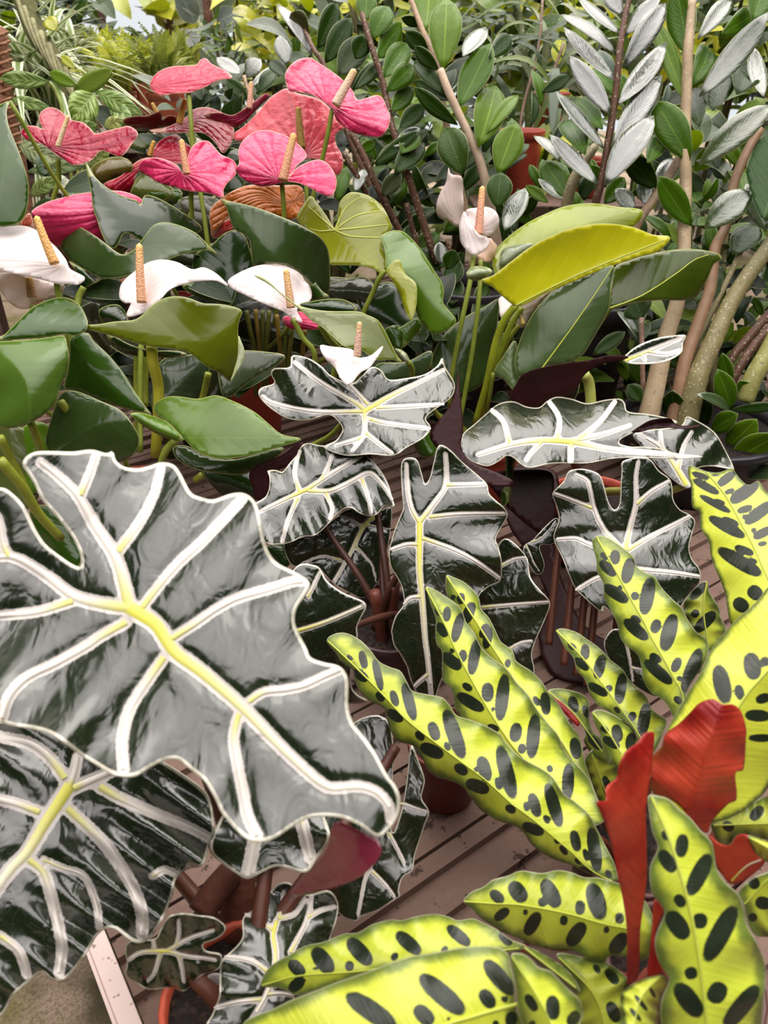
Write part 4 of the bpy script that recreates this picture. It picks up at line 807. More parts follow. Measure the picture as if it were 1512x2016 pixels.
for i, (p, dd) in enumerate([((1392,2090),0.44),((1280,1838),0.55),((1030,1866),0.55),((1570,1275),0.63),((1246,1938),0.53),((1350,1610),0.51)]):
    petiole(rs2, p, dd, (0.0028, 0.004), (0.22, 0.05, 0.03), seed=80 + i, z=0.06)
# ------------------------------------------------------------------ anthuriums
DG, MG, LG, YG, GG = (0.014, 0.038, 0.005), (0.034, 0.090, 0.007), (0.090, 0.190, 0.009), (0.25, 0.28, 0.006), (0.042, 0.078, 0.018)
STK = (0.24, 0.30, 0.035)
def al(pl, out, mid=None, d=(1.2, 1.2), col=DG, e=(0.02, 0.02), rip=(0.006, 1.5), pet=True, sp=7.5, ew=3.2, mats=('anth', 'anth'), **kw):
    kw.setdefault('ribmat', 'rib')
    o = leaf(pl, out, mid=mid, d=d, e=e, rip=rip, mats=mats, col=col, sp=sp, ew=ew, **kw)
    if pet:
        b = mid[0] if mid else out[0]
        petiole(pl, b, d[0] + 0.01, (0.003, 0.0045), STK, seed=len(out), z=0.09)
    return o
def fl(pl, out, mid, d, col, spx, spcol, stalk=None, e=(0.02, 0.02), rip=(0.006, 1.5), mat='spathe', sdd=0.0, sr=0.0042, stc=STK, label=None, ew=3.0):
    """one flower: waxy spathe with its spadix, and the stalk that carries it"""
    o = leaf(pl, out, mid=mid, d=d, e=e, rip=rip, mats=(mat, mat), col=col, sp=6, ew=ew, name='spathe', label=label)
    if spx:
        b, t, hw = spx
        spadix(o, b, t, hw, d[0] - 0.012 + sdd, d[0] - 0.022 + sdd, spcol)
    if stalk: tube(pl, 'flower_stalk', stalk, sr, 'stem', stc)
    return o
PINK, ROSE, CRIM, SALM = (0.70, 0.032, 0.135), (0.84, 0.13, 0.27), (0.27, 0.004, 0.014), (0.74, 0.10, 0.13)
an1 = thing('anthurium', 'bright pink flowering anthurium behind the white ones at the upper left', 'potted plant', below(470, 640, 1.52), 'anthuriums')
pot(an1, 0.09, 0.20, RED)
PEACH, CREAM = (0.86, 0.42, 0.24), (0.86, 0.66, 0.42)
fl(an1, [(41,257),(53,248),(70,248),(87,255),(79,244),(77,228),(87,215),(103,211),(119,218),(130,228),(140,236),(164,241),(180,255),(188,263),(212,257),(233,252),(254,248),(272,263),(259,284),(246,302),(235,309),(217,302),(198,297),(183,313),(164,323),(143,325),(127,315),(111,305),(93,292),(82,284),(58,278),(45,270)], [(114,289),(190,290),(270,263)], (1.28,1.26), (0.36,0.006,0.035), ((114,289),(135,227),5.5), CREAM, [(114,312,1.29),(116,352,1.31),(118,440,1.34),(300,560,1.4)], e=(0.05,-0.05), rip=(0.02,1.5), label='crimson-pink crumpled spathe furthest left')
fl(an1, [(295,173),(299,154),(317,138),(344,130),(386,128),(391,120),(405,114),(416,125),(434,134),(450,143),(458,154),(434,157),(416,165),(400,173),(370,183),(344,184),(317,188),(304,182)], [(300,172),(375,165),(457,154)], (1.38,1.36), (0.62,0.022,0.07), None, None, [(372,182,1.37),(376,239,1.37),(380,290,1.38),(398,400,1.40),(420,560,1.42)], e=(0.05,-0.04), label='pink spathe seen from below, highest on the left')
fl(an1, [(241,236),(265,229),(291,228),(317,219),(319,237),(331,228),(347,231),(350,245),(317,252),(294,258),(265,256),(251,249)], [(345,240),(290,240),(241,237)], (1.46,1.45), CRIM, ((311,225),(299,202),4.5), (0.80,0.60,0.16), e=(0.05,-0.04), label='deep red narrow spathe')
fl(an1, [(294,256),(331,249),(365,231),(381,215),(408,211),(432,219),(442,225),(453,244),(461,255),(458,275),(440,302),(424,281),(400,262),(370,261),(344,262),(312,262)], [(352,246),(400,245),(450,290)], (1.44,1.42), CRIM, ((353,243),(365,194),6.5), (0.85,0.52,0.10), e=(0.05,-0.05), label='deep red broad spathe')
fl(an1, [(299,310),(310,281),(331,268),(349,265),(365,281),(376,289),(380,315),(357,323),(317,317)], [(300,308),(378,300)], (1.42,1.42), (0.42,0.008,0.035), ((295,307),(303,277),5), (0.80,0.38,0.08), e=(0.04,-0.02), label='dark red spathe behind the front pink one')
fl(an1, [(204,362),(238,346),(259,326),(278,313),(299,310),(300,322),(270,342),(262,375),(254,382),(225,377)], [(295,315),(215,370)], (1.43,1.42), (0.40,0.008,0.03), None, None, label='dark red curled spathe edge')
fl(an1, [(271,329),(280,315),(304,310),(328,315),(349,326),(364,342),(368,318),(376,292),(392,278),(411,278),(424,292),(437,305),(456,313),(466,326),(463,345),(448,360),(440,374),(440,391),(421,384),(400,379),(370,376),(339,368),(312,360),(291,347),(275,339)], [(366,343),(400,360),(440,390)], (1.25,1.23), PINK, ((368,343),(357,274),7.5), PEACH, [(376,372,1.26),(377,408,1.28),(385,500,1.33),(420,620,1.40)], e=(0.04,0.03), rip=(0.012,1.4), label='pink spathe with orange spadix at the middle left')
fl(an1, [(460,263),(479,249),(506,223),(530,194),(548,181),(564,174),(585,183),(625,194),(649,212),(668,232),(678,252),(662,263),(662,284),(672,302),(676,323),(667,345),(650,338),(638,318),(612,313),(560,320),(500,300),(479,280),(463,277)], [(596,292),(585,240),(564,176)], (1.36,1.37), SALM, ((594,292),(587,210),8), (0.36,0.22,0.04), [(600,320,1.37),(605,420,1.38),(600,560,1.42)], e=(0.02,0.02), label='large salmon-pink spathe with olive-brown spadix')
fl(an1, [(400,228),(416,223),(437,223),(458,227),(485,212),(506,196),(524,183),(531,190),(514,207),(487,236),(463,252),(448,244),(424,239)], [(520,186),(470,230),(400,228)], (1.39,1.38), (0.66,0.03,0.14), ((491,214),(495,160),5.8), (0.86,0.46,0.34), e=(0.02,-0.04), label='narrow folded pink spathe with pale pink spadix')
fl(an1, [(463,331),(471,321),(469,297),(479,276),(500,260),(524,256),(553,263),(580,278),(604,305),(585,326),(574,342),(564,355),(580,334),(601,321),(627,314),(646,323),(659,342),(663,360),(657,381),(646,387),(625,379),(606,368),(585,360),(559,359),(532,366),(511,367),(490,360),(474,350),(465,339)], [(560,356),(590,364),(655,385)], (1.22,1.20), PINK, ((557,355),(579,262),9.5), PEACH, [(555,361,1.24),(559,424,1.26),(556,520,1.30),(540,640,1.38)], e=(0.04,0.05), rip=(0.010,1.0), label='front pink spathe with peach spadix')
fl(an1, [(563,162),(561,146),(572,128),(590,116),(612,114),(630,125),(654,141),(675,157),(694,178),(703,196),(717,194),(744,187),(757,199),(761,212),(768,228),(765,249),(752,268),(736,270),(699,263),(680,252),(662,236),(654,215),(638,202),(612,186),(585,181),(569,179)], [(657,212),(700,235),(760,255)], (1.28,1.26), PINK, ((661,207),(699,136),9.5), (0.86,0.62,0.46), [(654,216,1.29),(646,260,1.30),(634,315,1.32),(617,384,1.34),(609,442,1.36),(590,560,1.40)], e=(0.04,0.05), rip=(0.014,1.3), label='curling hot-pink spathe at the right, cream spadix')
fl(an1, [(61,421),(87,400),(119,390),(151,382),(185,378),(220,375),(251,379),(282,396),(270,430),(230,450),(203,470),(160,478),(114,486),(90,465)], [(270,400),(160,420),(61,421)], (1.24,1.18), PINK, None, None, e=(0.03,0.03), label='broad pink spathe half hidden by green leaves')
leaf(an1, [(413,416),(434,392),(460,375),(493,364),(548,365),(590,366),(600,390),(592,420),(570,432),(510,415),(460,420),(430,450),(418,462)], mid=[(560,400),(500,390),(415,440)], d=(1.36,1.34), mats=('spathe','spathe'), col=(0.50,0.14,0.02), sp=7, label='bronze-orange young leaf', name='leaf', rip=(0.006,2))
leaf(an1, [(415,455),(435,440),(455,430),(458,452),(440,460),(422,470)], d=(1.35,1.34), mats=('spathe','spathe'), col=(0.62,0.03,0.02), name='spathe', label='red fading spathe')
fl(an1, [(556,625),(570,620),(590,613),(612,622),(633,646),(598,650),(569,647),(559,638)], [(560,630),(630,645)], (1.28,1.27), PINK, None, None, label='small pink spathe low among the stalks')
leaf(an1, [(170,585),(190,570),(230,552),(262,545),(250,570),(225,595),(200,597)], d=(1.30,1.29), mats=('spathe','spathe'), col=(0.55,0.09,0.02), name='leaf', label='orange-red young leaf')
leaf(an1, [(345,578),(360,572),(385,582),(390,600),(360,600)], d=(1.34,1.34), mats=('spathe','spathe'), col=(0.50,0.02,0.03), name='spathe', label='red spathe scrap between leaves')
leaf(an1, [(40,440),(55,420),(62,425),(70,455),(66,448),(50,447)], d=(1.30,1.30), mats=('spathe','spathe'), col=(0.42,0.06,0.02), name='spathe')
al(an1, [(19,199),(5,203),(-30,225),(-70,260),(-100,350),(-60,430),(0,446),(40,437),(53,411),(57,376),(53,345),(40,305),(26,270),(16,244),(13,218)], [(19,199),(10,320),(-10,440)], (1.10,1.06,1.05), MG, e=(0.03,0.03), label='tall green leaf cut by the left edge')
al(an1, [(169,318),(185,345),(206,366),(238,384),(270,395),(277,403),(285,384),(312,390),(344,408),(376,429),(397,446),(393,457),(360,462),(300,482),(249,458),(235,477),(225,490),(212,482),(200,460),(190,430),(183,411),(179,376),(171,340)], [(300,478),(255,443),(215,400),(169,318)], (1.22,1.21,1.25), DG, e=(-0.05,0.06), label='dark upright leaf with a pointed tip')
al(an1, [(434,391),(453,396),(493,405),(527,416),(559,429),(585,440),(609,453),(627,464),(641,480),(648,500),(650,530),(649,575),(638,577),(601,548),(569,524),(532,519),(500,523),(494,495),(490,471),(479,461),(463,453),(453,434),(445,408)], [(600,555),(556,519),(519,479),(471,421),(434,391)], (1.18,1.16,1.22), GG, e=(0.05,-0.02), label='broad grey-green leaf in the centre')
al(an1, [(588,532),(604,532),(617,548),(633,572),(649,583),(633,588),(614,590),(614,575),(606,556)], [(590,535),(645,584)], (1.19,1.18), MG, pet=False)
al(an1, [(385,500),(416,482),(437,463),(461,452),(482,465),(492,490),(500,524),(474,545),(456,601),(420,592),(385,560),(378,525)], [(450,600),(445,540),(450,455)], (1.26,1.26), DG)
al(an1, [(357,561),(400,556),(426,559),(448,569),(456,601),(434,597),(400,588),(378,580)], [(360,562),(450,595)], (1.22,1.22), MG, pet=False)
al(an1, [(583,429),(600,400),(612,385),(625,400),(645,428),(659,450),(665,434),(667,403),(680,384),(696,378),(723,384),(747,400),(762,421),(768,437),(773,450),(756,463),(752,482),(760,506),(762,530),(752,540),(736,530),(707,523),(665,522),(648,520),(640,500),(625,475),(600,450)], [(659,453),(690,490),(745,530)], (1.30,1.28), YG, e=(0.02,-0.02), vw=(2.2,1.0), vh=3, veins=[[(659,453),(680,410),(710,388)],[(659,453),(700,425),(750,415)],[(659,453),(710,448),(765,442)],[(659,453),(690,465),(750,468)],[(659,453),(635,432),(605,405)],[(659,453),(630,455),(610,450)]], pet=False, label='backlit lime heart leaf with radiating veins')
tube(an1, 'petiole', [(659,453,1.305),(645,482,1.31),(630,540,1.34),(560,640,1.42)], 0.0042, 'stem', STK)
al(an1, [(747,466),(765,456),(790,454),(809,468),(825,486),(843,513),(856,534),(870,555),(874,573),(872,595),(883,610),(899,632),(880,650),(856,659),(843,650),(825,630),(815,600),(800,570),(761,531),(759,502),(751,473)], [(761,531),(810,540),(860,600),(897,633)], (1.26,1.25), LG, e=(0.04,0.03), pet=False, label='glossy bright green leaf right of the lime heart leaf')
al(an1, [(760,532),(785,510),(798,539),(817,555),(821,573),(819,605),(809,632),(796,608),(785,576),(774,555)], [(760,532),(800,570),(809,632)], (1.25,1.22), YG, e=(0.0,0.02), pet=False)
tube(an1, 'petiole', [(759,533,1.26),(747,548,1.265),(736,572,1.28),(715,617,1.30),(700,660,1.34),(620,720,1.44)], 0.0042, 'stem', STK)
al(an1, [(700,575),(740,560),(770,555),(790,580),(800,610),(830,650),(800,660),(760,640),(720,625)], [(700,590),(820,655)], (1.36,1.36), DG, pet=False)
al(an1, [(640,560),(690,548),(720,545),(740,570),(720,600),(690,595),(650,585)], [(645,570),(735,575)], (1.35,1.35), (0.06,0.07,0.045), pet=False)
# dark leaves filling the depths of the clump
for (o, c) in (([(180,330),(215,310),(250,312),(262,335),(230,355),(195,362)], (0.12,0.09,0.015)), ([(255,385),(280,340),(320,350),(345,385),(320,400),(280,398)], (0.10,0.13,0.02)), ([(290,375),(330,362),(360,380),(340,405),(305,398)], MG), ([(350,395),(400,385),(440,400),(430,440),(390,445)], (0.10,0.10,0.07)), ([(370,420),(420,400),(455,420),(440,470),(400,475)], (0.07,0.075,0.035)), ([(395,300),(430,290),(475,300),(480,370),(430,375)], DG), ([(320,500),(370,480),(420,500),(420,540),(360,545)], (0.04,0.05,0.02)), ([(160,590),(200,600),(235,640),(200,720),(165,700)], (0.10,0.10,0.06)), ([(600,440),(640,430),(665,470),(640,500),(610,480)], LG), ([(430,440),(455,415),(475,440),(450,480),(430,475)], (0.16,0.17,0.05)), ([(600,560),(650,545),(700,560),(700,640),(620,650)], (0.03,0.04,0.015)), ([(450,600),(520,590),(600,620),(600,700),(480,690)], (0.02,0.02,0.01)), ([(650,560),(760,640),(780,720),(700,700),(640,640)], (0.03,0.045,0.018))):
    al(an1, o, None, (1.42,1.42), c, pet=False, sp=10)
for i, (x0, y0, x1, y1) in enumerate([(485,612,500,690),(503,610,512,690),(517,612,518,692),(530,612,524,692),(545,620,552,698),(564,640,560,720),(575,642,568,720),(600,650,596,700)]):
    tube(an1, 'petiole', [(x0,y0,1.32),((x0+x1)/2,(y0+y1)/2,1.34),(x1,y1,1.37),(x1+4,y1+90,1.44)], 0.0042, 'stem', [(0.16,0.17,0.03),(0.30,0.20,0.04),(0.12,0.15,0.03)][i % 3])

an2 = thing('anthurium', 'white-flowered anthurium at the left with large glossy green leaves', 'potted plant', below(250, 935, 1.22), 'anthuriums')
pot(an2, 0.075, 0.12, RED)
WH, BL = (0.90, 0.80, 0.78), (0.90, 0.74, 0.69)
OR1 = (0.84, 0.44, 0.24)
fl(an2, [(-80,490),(-50,455),(0,448),(40,444),(66,450),(87,466),(111,487),(130,511),(138,529),(164,543),(167,551),(153,561),(138,559),(114,559),(87,552),(61,545),(29,539),(0,532),(-60,525)], [(108,519),(40,510),(-75,500)], (1.04,1.03), WH, ((108,519),(71,425),9.5), (0.86,0.46,0.16), [(112,555,1.05),(116,583,1.06),(136,665,1.08),(148,717,1.09),(164,800,1.10),(180,890,1.10)], e=(0.0,0.06), mat='pale', label='large white spathe at the left edge')
fl(an2, [(-30,550),(0,537),(29,539),(71,548),(111,557),(127,561),(123,577),(106,586),(87,590),(66,596),(63,604),(48,609),(29,604),(13,590),(0,572)], [(64,598),(60,570),(40,540)], (1.12,1.10), BL, ((63,585),(57,545),9), (0.46,0.26,0.12), [(64,600,1.12),(70,680,1.13),(110,800,1.13)], e=(0.03,0.03), mat='pale', label='blush spathe under the large white one')
fl(an2, [(235,585),(238,561),(254,543),(286,519),(317,511),(349,516),(378,530),(400,526),(421,535),(437,548),(450,564),(426,553),(400,553),(370,557),(336,569),(315,590),(286,614),(250,624),(254,606),(258,596),(246,597)], [(279,596),(330,545),(450,562)], (1.10,1.09), WH, ((279,596),(274,479),9.5), (0.86,0.46,0.26), [(282,600,1.12),(278,680,1.11),(275,800,1.11),(276,890,1.10)], e=(0.03,-0.03), rip=(0.008,1), mat='pale', label='white spathe with tall orange spadix')
fl(an2, [(449,552),(474,535),(506,523),(540,520),(569,526),(596,543),(612,569),(612,590),(593,601),(585,612),(596,635),(572,625),(559,614),(527,601),(487,583),(456,567)], [(575,608),(540,570),(449,553)], (1.14,1.13), WH, ((573,606),(563,530),8.5), (0.84,0.50,0.26), [(577,627,1.14),(596,665,1.15),(620,704,1.16),(600,800,1.2)], e=(-0.02,0.05), mat='pale', label='blush-white spathe facing right')
fl(an2, [(630,680),(651,682),(694,688),(698,702),(712,704),(731,699),(754,680),(749,694),(728,723),(710,733),(688,758),(672,747),(659,723),(641,707)], [(703,702),(695,730),(688,757)], (0.99,0.97), WH, ((703,702),(708,633),7.5), (0.86,0.55,0.42), [(703,706,1.0),(700,760,1.04),(660,850,1.10),(560,900,1.15)], e=(-0.02,-0.02), mat='pale', label='small white cup-shaped spathe with pink spadix')
al(an2, [(119,485),(132,458),(151,446),(175,456),(201,474),(225,493),(243,501),(265,490),(286,463),(304,442),(331,438),(365,448),(389,461),(404,476),(432,503),(416,495),(400,493),(370,498),(344,506),(300,525),(251,543),(225,548),(196,546),(169,532),(148,519),(132,506)], [(185,545),(230,510),(310,482),(432,503)], (1.18,1.16,1.20), GG, e=(0.03,-0.05), pet=False, label='wavy grey-green leaf behind the white flowers')
al(an2, [(135,513),(150,535),(158,562),(168,567),(185,558),(199,549),(170,533)], None, (1.19,1.18), DG, pet=False)
tube(an2, 'petiole', [(165,565,1.19),(153,596,1.19),(150,680,1.18),(200,850,1.16)], 0.0055, 'stem', STK)
al(an2, [(590,598),(612,593),(638,589),(670,588),(691,596),(703,613),(650,617),(600,608)], [(592,600),(700,610)], (1.13,1.13), DG, pet=False)
al(an2, [(500,543),(514,544),(532,556),(548,572),(569,588),(590,602),(640,612),(703,613),(723,620),(744,630),(757,649),(770,675),(781,699),(794,715),(770,708),(739,709),(712,690),(680,683),(657,665),(633,643),(612,630),(596,614),(560,585),(530,560)], [(790,712),(720,650),(640,625),(560,583),(500,543)], (1.10,1.08,1.08), (0.11,0.145,0.015), e=(-0.03,0.02), pet=False, label='arching olive leaf underside with a long tip')
tube(an2, 'petiole', [(630,640,1.10),(645,665,1.11),(665,700,1.14),(640,800,1.2)], 0.005, 'stem', STK)
al(an2, [(119,639),(148,637),(185,639),(225,633),(262,630),(280,620),(299,601),(323,587),(349,583),(376,588),(400,597),(426,598),(453,602),(477,612),(471,633),(469,659),(479,686),(477,712),(461,741),(453,752),(434,736),(413,725),(400,717),(370,694),(344,688),(304,684),(275,678),(238,667),(212,659),(172,649),(148,641)], [(475,620),(400,670),(300,655),(119,639)], (1.03,1.00,1.0), (0.13,0.165,0.005), e=(0.02,0.0), rip=(0.012,1.6), pet=False, label='lime-olive leaf spread in front of the white flowers')
leaf(an2, [(469,661),(475,672),(481,690),(478,712),(461,741),(453,752),(460,730),(468,700)], d=(1.02,1.02), mats=('anth','anth'), col=(0.40,0.46,0.28), sp=5, name='leaf_edge')
tube(an2, 'petiole', [(298,682,1.02),(302,717,1.03),(311,757,1.05),(312,800,1.06),(306,900,1.08)], 0.0075, 'stem', (0.40,0.38,0.03))
al(an2, [(0,662),(21,646),(42,625),(63,606),(87,593),(119,585),(143,590),(161,606),(172,630),(173,638),(169,651),(148,661),(127,658),(101,662),(53,667),(0,671),(-60,680),(-60,665)], [(-50,672),(60,650),(172,645)], (0.98,0.99), MG, e=(0.05,0.0), pet=False, label='glossy leaf lobe under the large white flower')
al(an2, [(-60,680),(0,672),(53,669),(101,663),(126,661),(132,680),(136,704),(132,731),(119,762),(111,789),(95,810),(65,830),(30,842),(0,840),(-50,820),(-90,740)], [(-20,674),(50,745),(60,838)], (0.97,0.93,0.94), (0.085,0.17,0.02), e=(0.05,0.05), rip=(0.012,1.6), label='big glossy leaf at the left edge')
al(an2, [(140,665),(172,655),(185,672),(210,695),(232,720),(250,745),(268,775),(290,805),(300,818),(285,814),(240,803),(190,787),(150,770),(125,765),(132,735),(137,700)], [(140,668),(200,745),(298,815)], (1.06,1.05), MG, e=(0.02,0.03), label='dark green leaf with a water drop, behind the flower stalk')
al(an2, [(90,875),(100,825),(120,775),(150,770),(200,790),(240,810),(270,850),(272,880),(250,905),(200,915),(120,905)], [(110,890),(180,840),(255,825)], (1.02,1.02), GG, e=(0.02,0.02))
al(an2, [(255,815),(273,812),(300,818),(325,828),(345,845),(362,867),(340,867),(300,850),(265,825)], [(362,866),(255,815)], (1.00,0.99), LG, pet=False)
al(an2, [(305,795),(325,782),(350,780),(390,785),(425,778),(460,790),(500,810),(530,835),(555,855),(595,865),(550,880),(500,895),(460,902),(425,902),(390,890),(365,868),(345,845),(325,828),(305,812)], [(362,862),(470,862),(595,865)], (1.01,0.99,1.0), (0.11,0.20,0.025), e=(0.03,-0.02), rip=(0.006,1.5), pet=False, label='shiny green pointed leaf above the huge alocasia leaf')
tube(an2, 'petiole', [(345,866,1.01),(325,890,1.02),(312,930,1.04)], 0.005, 'stem', STK)
al(an2, [(340,880),(370,878),(400,895),(460,905),(555,880),(545,900),(510,920),(475,935),(430,932),(390,925),(350,905)], [(395,930),(450,915),(550,885)], (1.05,1.05), GG, pet=False)
al(an2, [(300,810),(310,720),(350,700),(410,705),(405,760),(380,795),(340,805)], [(310,800),(400,710)], (1.12,1.12), (0.045,0.07,0.03), pet=False)
al(an2, [(430,700),(470,690),(520,692),(562,700),(545,720),(505,742),(475,765),(452,782),(435,772)], [(440,775),(560,701)], (1.12,1.12), (0.05,0.07,0.03), pet=False)
al(an2, [(210,655),(260,680),(300,690),(345,690),(370,698),(330,705),(260,700),(225,685)], [(215,660),(365,698)], (1.10,1.10), DG, pet=False)
al(an2, [(195,610),(235,600),(255,640),(230,645),(205,640)], None, (1.14,1.14), DG, pet=False)
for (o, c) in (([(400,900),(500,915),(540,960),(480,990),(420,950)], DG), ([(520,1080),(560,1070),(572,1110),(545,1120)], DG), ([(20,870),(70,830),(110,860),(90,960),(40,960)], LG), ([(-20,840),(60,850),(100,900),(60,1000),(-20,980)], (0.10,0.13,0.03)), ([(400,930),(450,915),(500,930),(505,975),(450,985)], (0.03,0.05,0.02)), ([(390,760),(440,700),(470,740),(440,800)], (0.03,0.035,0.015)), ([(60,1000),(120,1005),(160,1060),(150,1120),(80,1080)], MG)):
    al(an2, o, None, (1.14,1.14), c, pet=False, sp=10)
for (pts, r) in (([(0,905,0.90),(45,960,0.93),(75,1010,0.96),(120,1060,1.0)],0.006), ([(0,860,0.94),(25,910,0.97),(60,980,1.0)],0.005), ([(120,790,1.02),(150,840,1.05),(172,888,1.08)],0.005), ([(60,830,0.97),(75,870,1.0),(90,920,1.04)],0.005), ([(410,735,1.08),(400,780,1.1),(385,830,1.12)],0.005), ([(270,690,1.12),(268,760,1.13),(272,880,1.13)],0.0042), ([(286,690,1.13),(284,760,1.14),(285,800,1.14)],0.006), ([(385,945,1.06),(398,935,1.05)],0.005)):
    tube(an2, 'petiole', pts, r, 'stem', (0.26,0.30,0.03))

an3 = thing('anthurium', 'white anthurium on the right with broad lime-green leaves and twisted flower', 'potted plant', below(945, 850, 1.40), 'anthuriums')
pot(an3, 0.085, 0.115, RED)
fl(an3, [(883,330),(888,343),(909,349),(911,383),(912,409),(904,446),(883,436),(863,428),(859,404),(867,378),(878,359)], [(908,440),(890,400),(883,332)], (1.28,1.26), BL, None, None, e=(0.02,-0.03), mat='pale', label='twisted upper half of the blush-white spathe')
fl(an3, [(917,415),(938,409),(957,407),(975,415),(983,433),(978,452),(962,466),(945,464),(925,449)], [(935,455),(960,440),(980,420)], (1.28,1.27), WH, ((942,462),(950,366),8.5), (0.86,0.42,0.28), [(933,500,1.28),(925,557,1.28),(909,634,1.29),(891,727,1.32),(884,800,1.36)], e=(0.02,0.02), mat='pale', label='rounded white spathe lobe with peach spadix')
fl(an3, [(904,444),(909,425),(915,415),(922,432),(930,446),(944,462),(960,468),(963,478),(952,494),(933,503),(920,494),(907,478),(905,462)], [(912,425),(925,470),(935,502)], (1.265,1.26), WH, None, None, e=(-0.02,0.02), mat='pale', label='front lobe of the twisted white spathe')
fl(an3, [(962,468),(972,476),(979,487),(968,516),(946,512),(937,502),(950,495)], None, (1.30,1.30), (0.85,0.58,0.42), None, None, [(946,512,1.30),(944,568,1.30),(936,647,1.31),(924,727,1.33),(905,830,1.37)], mat='pale', label='peach-white back of a spathe')
fl(an3, [(983,605),(985,584),(1030,575),(1094,568),(1071,587),(1044,621),(1031,645),(1015,640),(1002,634),(986,626)], None, (1.27,1.27), WH, ((1022,606),(1030,640),6), (0.16,0.13,0.04), mat='pale', label='white spathe hidden behind the lime leaf')
al(an3, [(971,530),(971,500),(996,470),(1036,440),(1076,420),(1116,405),(1166,400),(1216,407),(1266,415),(1246,447),(1180,470),(1080,500),(1010,545),(985,560)], [(985,545),(1100,470),(1266,415)], (1.30,1.32), (0.25,0.31,0.012), e=(0.03,0.02), pet=False, label='rear lime leaf with fine net veins')
al(an3, [(946,552),(971,542),(1006,515),(1046,485),(1096,460),(1146,445),(1196,440),(1246,447),(1286,462),(1321,467),(1296,495),(1256,507),(1196,527),(1136,552),(1076,577),(1041,596),(1016,603),(991,585),(971,567)], [(1016,601),(1112,553),(1200,515),(1321,467)], (1.22,1.22,1.24), (0.60,0.60,0.012), e=(-0.03,0.01), rip=(0.004,1), pet=False, mw=(2.2,1.2), vh=3, label='large bright lime leaf with a pointed tip')
al(an3, [(918,537),(931,525),(956,525),(970,534),(958,547),(935,553),(922,548)], None, (1.21,1.21), (0.26,0.32,0.16), pet=False)
al(an3, [(985,500),(1000,485),(1045,478),(1050,490),(1010,515),(985,530)], None, (1.29,1.29), (0.22,0.27,0.16), pet=False)
tube(an3, 'petiole', [(1016,601,1.225),(994,629,1.24),(978,669,1.26),(967,714,1.28),(956,765,1.31),(936,832,1.36)], 0.0062, 'stem', (0.30,0.36,0.02))
tube(an3, 'petiole', [(1028,606,1.25),(1005,642,1.26),(986,690,1.28),(960,770,1.32),(945,832,1.37)], 0.005, 'stem', (0.27,0.33,0.02))
tube(an3, 'petiole', [(1022,640,1.27),(1000,670,1.28),(984,710,1.30),(952,790,1.34)], 0.004, 'stem', (0.25,0.30,0.02))
al(an3, [(1202,608),(1203,563),(1210,526),(1239,513),(1271,502),(1310,494),(1350,490),(1390,493),(1419,502),(1420,513),(1406,520),(1390,555),(1363,589),(1297,591),(1244,597)], [(1202,606),(1260,584),(1324,544),(1379,505),(1419,503)], (1.27,1.30), (0.060,0.095,0.006), e=(0.0,0.03), pet=False, mw=(1.8,1), vh=2, label='dark green leaf pointing right toward the canes')
petiole(an3, (1202,606), 1.29, (0.004, 0.005), STK, seed=5)
al(an3, [(1018,740),(1014,700),(1036,640),(1066,595),(1106,560),(1156,540),(1208,522),(1203,560),(1201,600),(1186,635),(1166,670),(1146,700),(1116,715),(1076,722),(1036,738)], [(1060,735),(1126,645),(1181,565),(1208,522)], (1.24,1.22,1.22), (0.075,0.125,0.04), e=(0.02,0.02), mw=(1.8,1), vh=2, label='broad matt green leaf hanging below the lime leaf')
al(an3, [(848,760),(850,730),(851,700),(867,669),(888,645),(920,621),(952,605),(983,587),(982,616),(978,647),(968,682),(960,727),(940,765),(890,775)], [(880,765),(915,690),(983,590)], (1.34,1.33), GG, label='grey-green leaf behind the flower stalks')
al(an3, [(971,735),(991,700),(1016,670),(1021,740),(1033,752),(1016,772),(991,747)], None, (1.26,1.26), (0.11,0.17,0.06))
al(an3, [(785,645),(819,626),(831,637),(822,655),(793,686),(792,661),(762,647)], [(793,684),(805,655),(825,632)], (1.33,1.32), LG, pet=False)
al(an3, [(762,645),(785,640),(795,660),(790,690),(770,680),(755,660)], None, (1.32,1.32), MG, pet=False)
al(an3, [(778,686),(796,692),(806,706),(801,714),(788,704)], None, (1.12,1.12), (0.40,0.46,0.30), pet=False)
tube(an3, 'petiole', [(803,712,1.13),(812,728,1.16),(818,760,1.2),(880,840,1.34)], 0.004, 'stem', STK)
al(an3, [(740,735),(745,715),(800,712),(845,690),(852,705),(842,732),(820,752),(790,747),(765,754)], [(745,740),(848,698)], (1.30,1.30), (0.05,0.09,0.03))
al(an3, [(800,820),(840,840),(860,880),(850,900),(820,890)], None, (1.2,1.2), MG, pet=False)
al(an3, [(995,880),(1010,870),(1015,900),(1000,985),(985,1000),(990,960),(1012,965),(1000,990)], None, (1.1,1.1), MG, pet=False)
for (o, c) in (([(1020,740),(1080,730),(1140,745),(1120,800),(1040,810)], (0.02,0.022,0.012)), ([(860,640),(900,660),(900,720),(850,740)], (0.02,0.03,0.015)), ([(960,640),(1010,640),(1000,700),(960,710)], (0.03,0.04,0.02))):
    al(an3, o, None, (1.40,1.40), c, pet=False, sp=10)
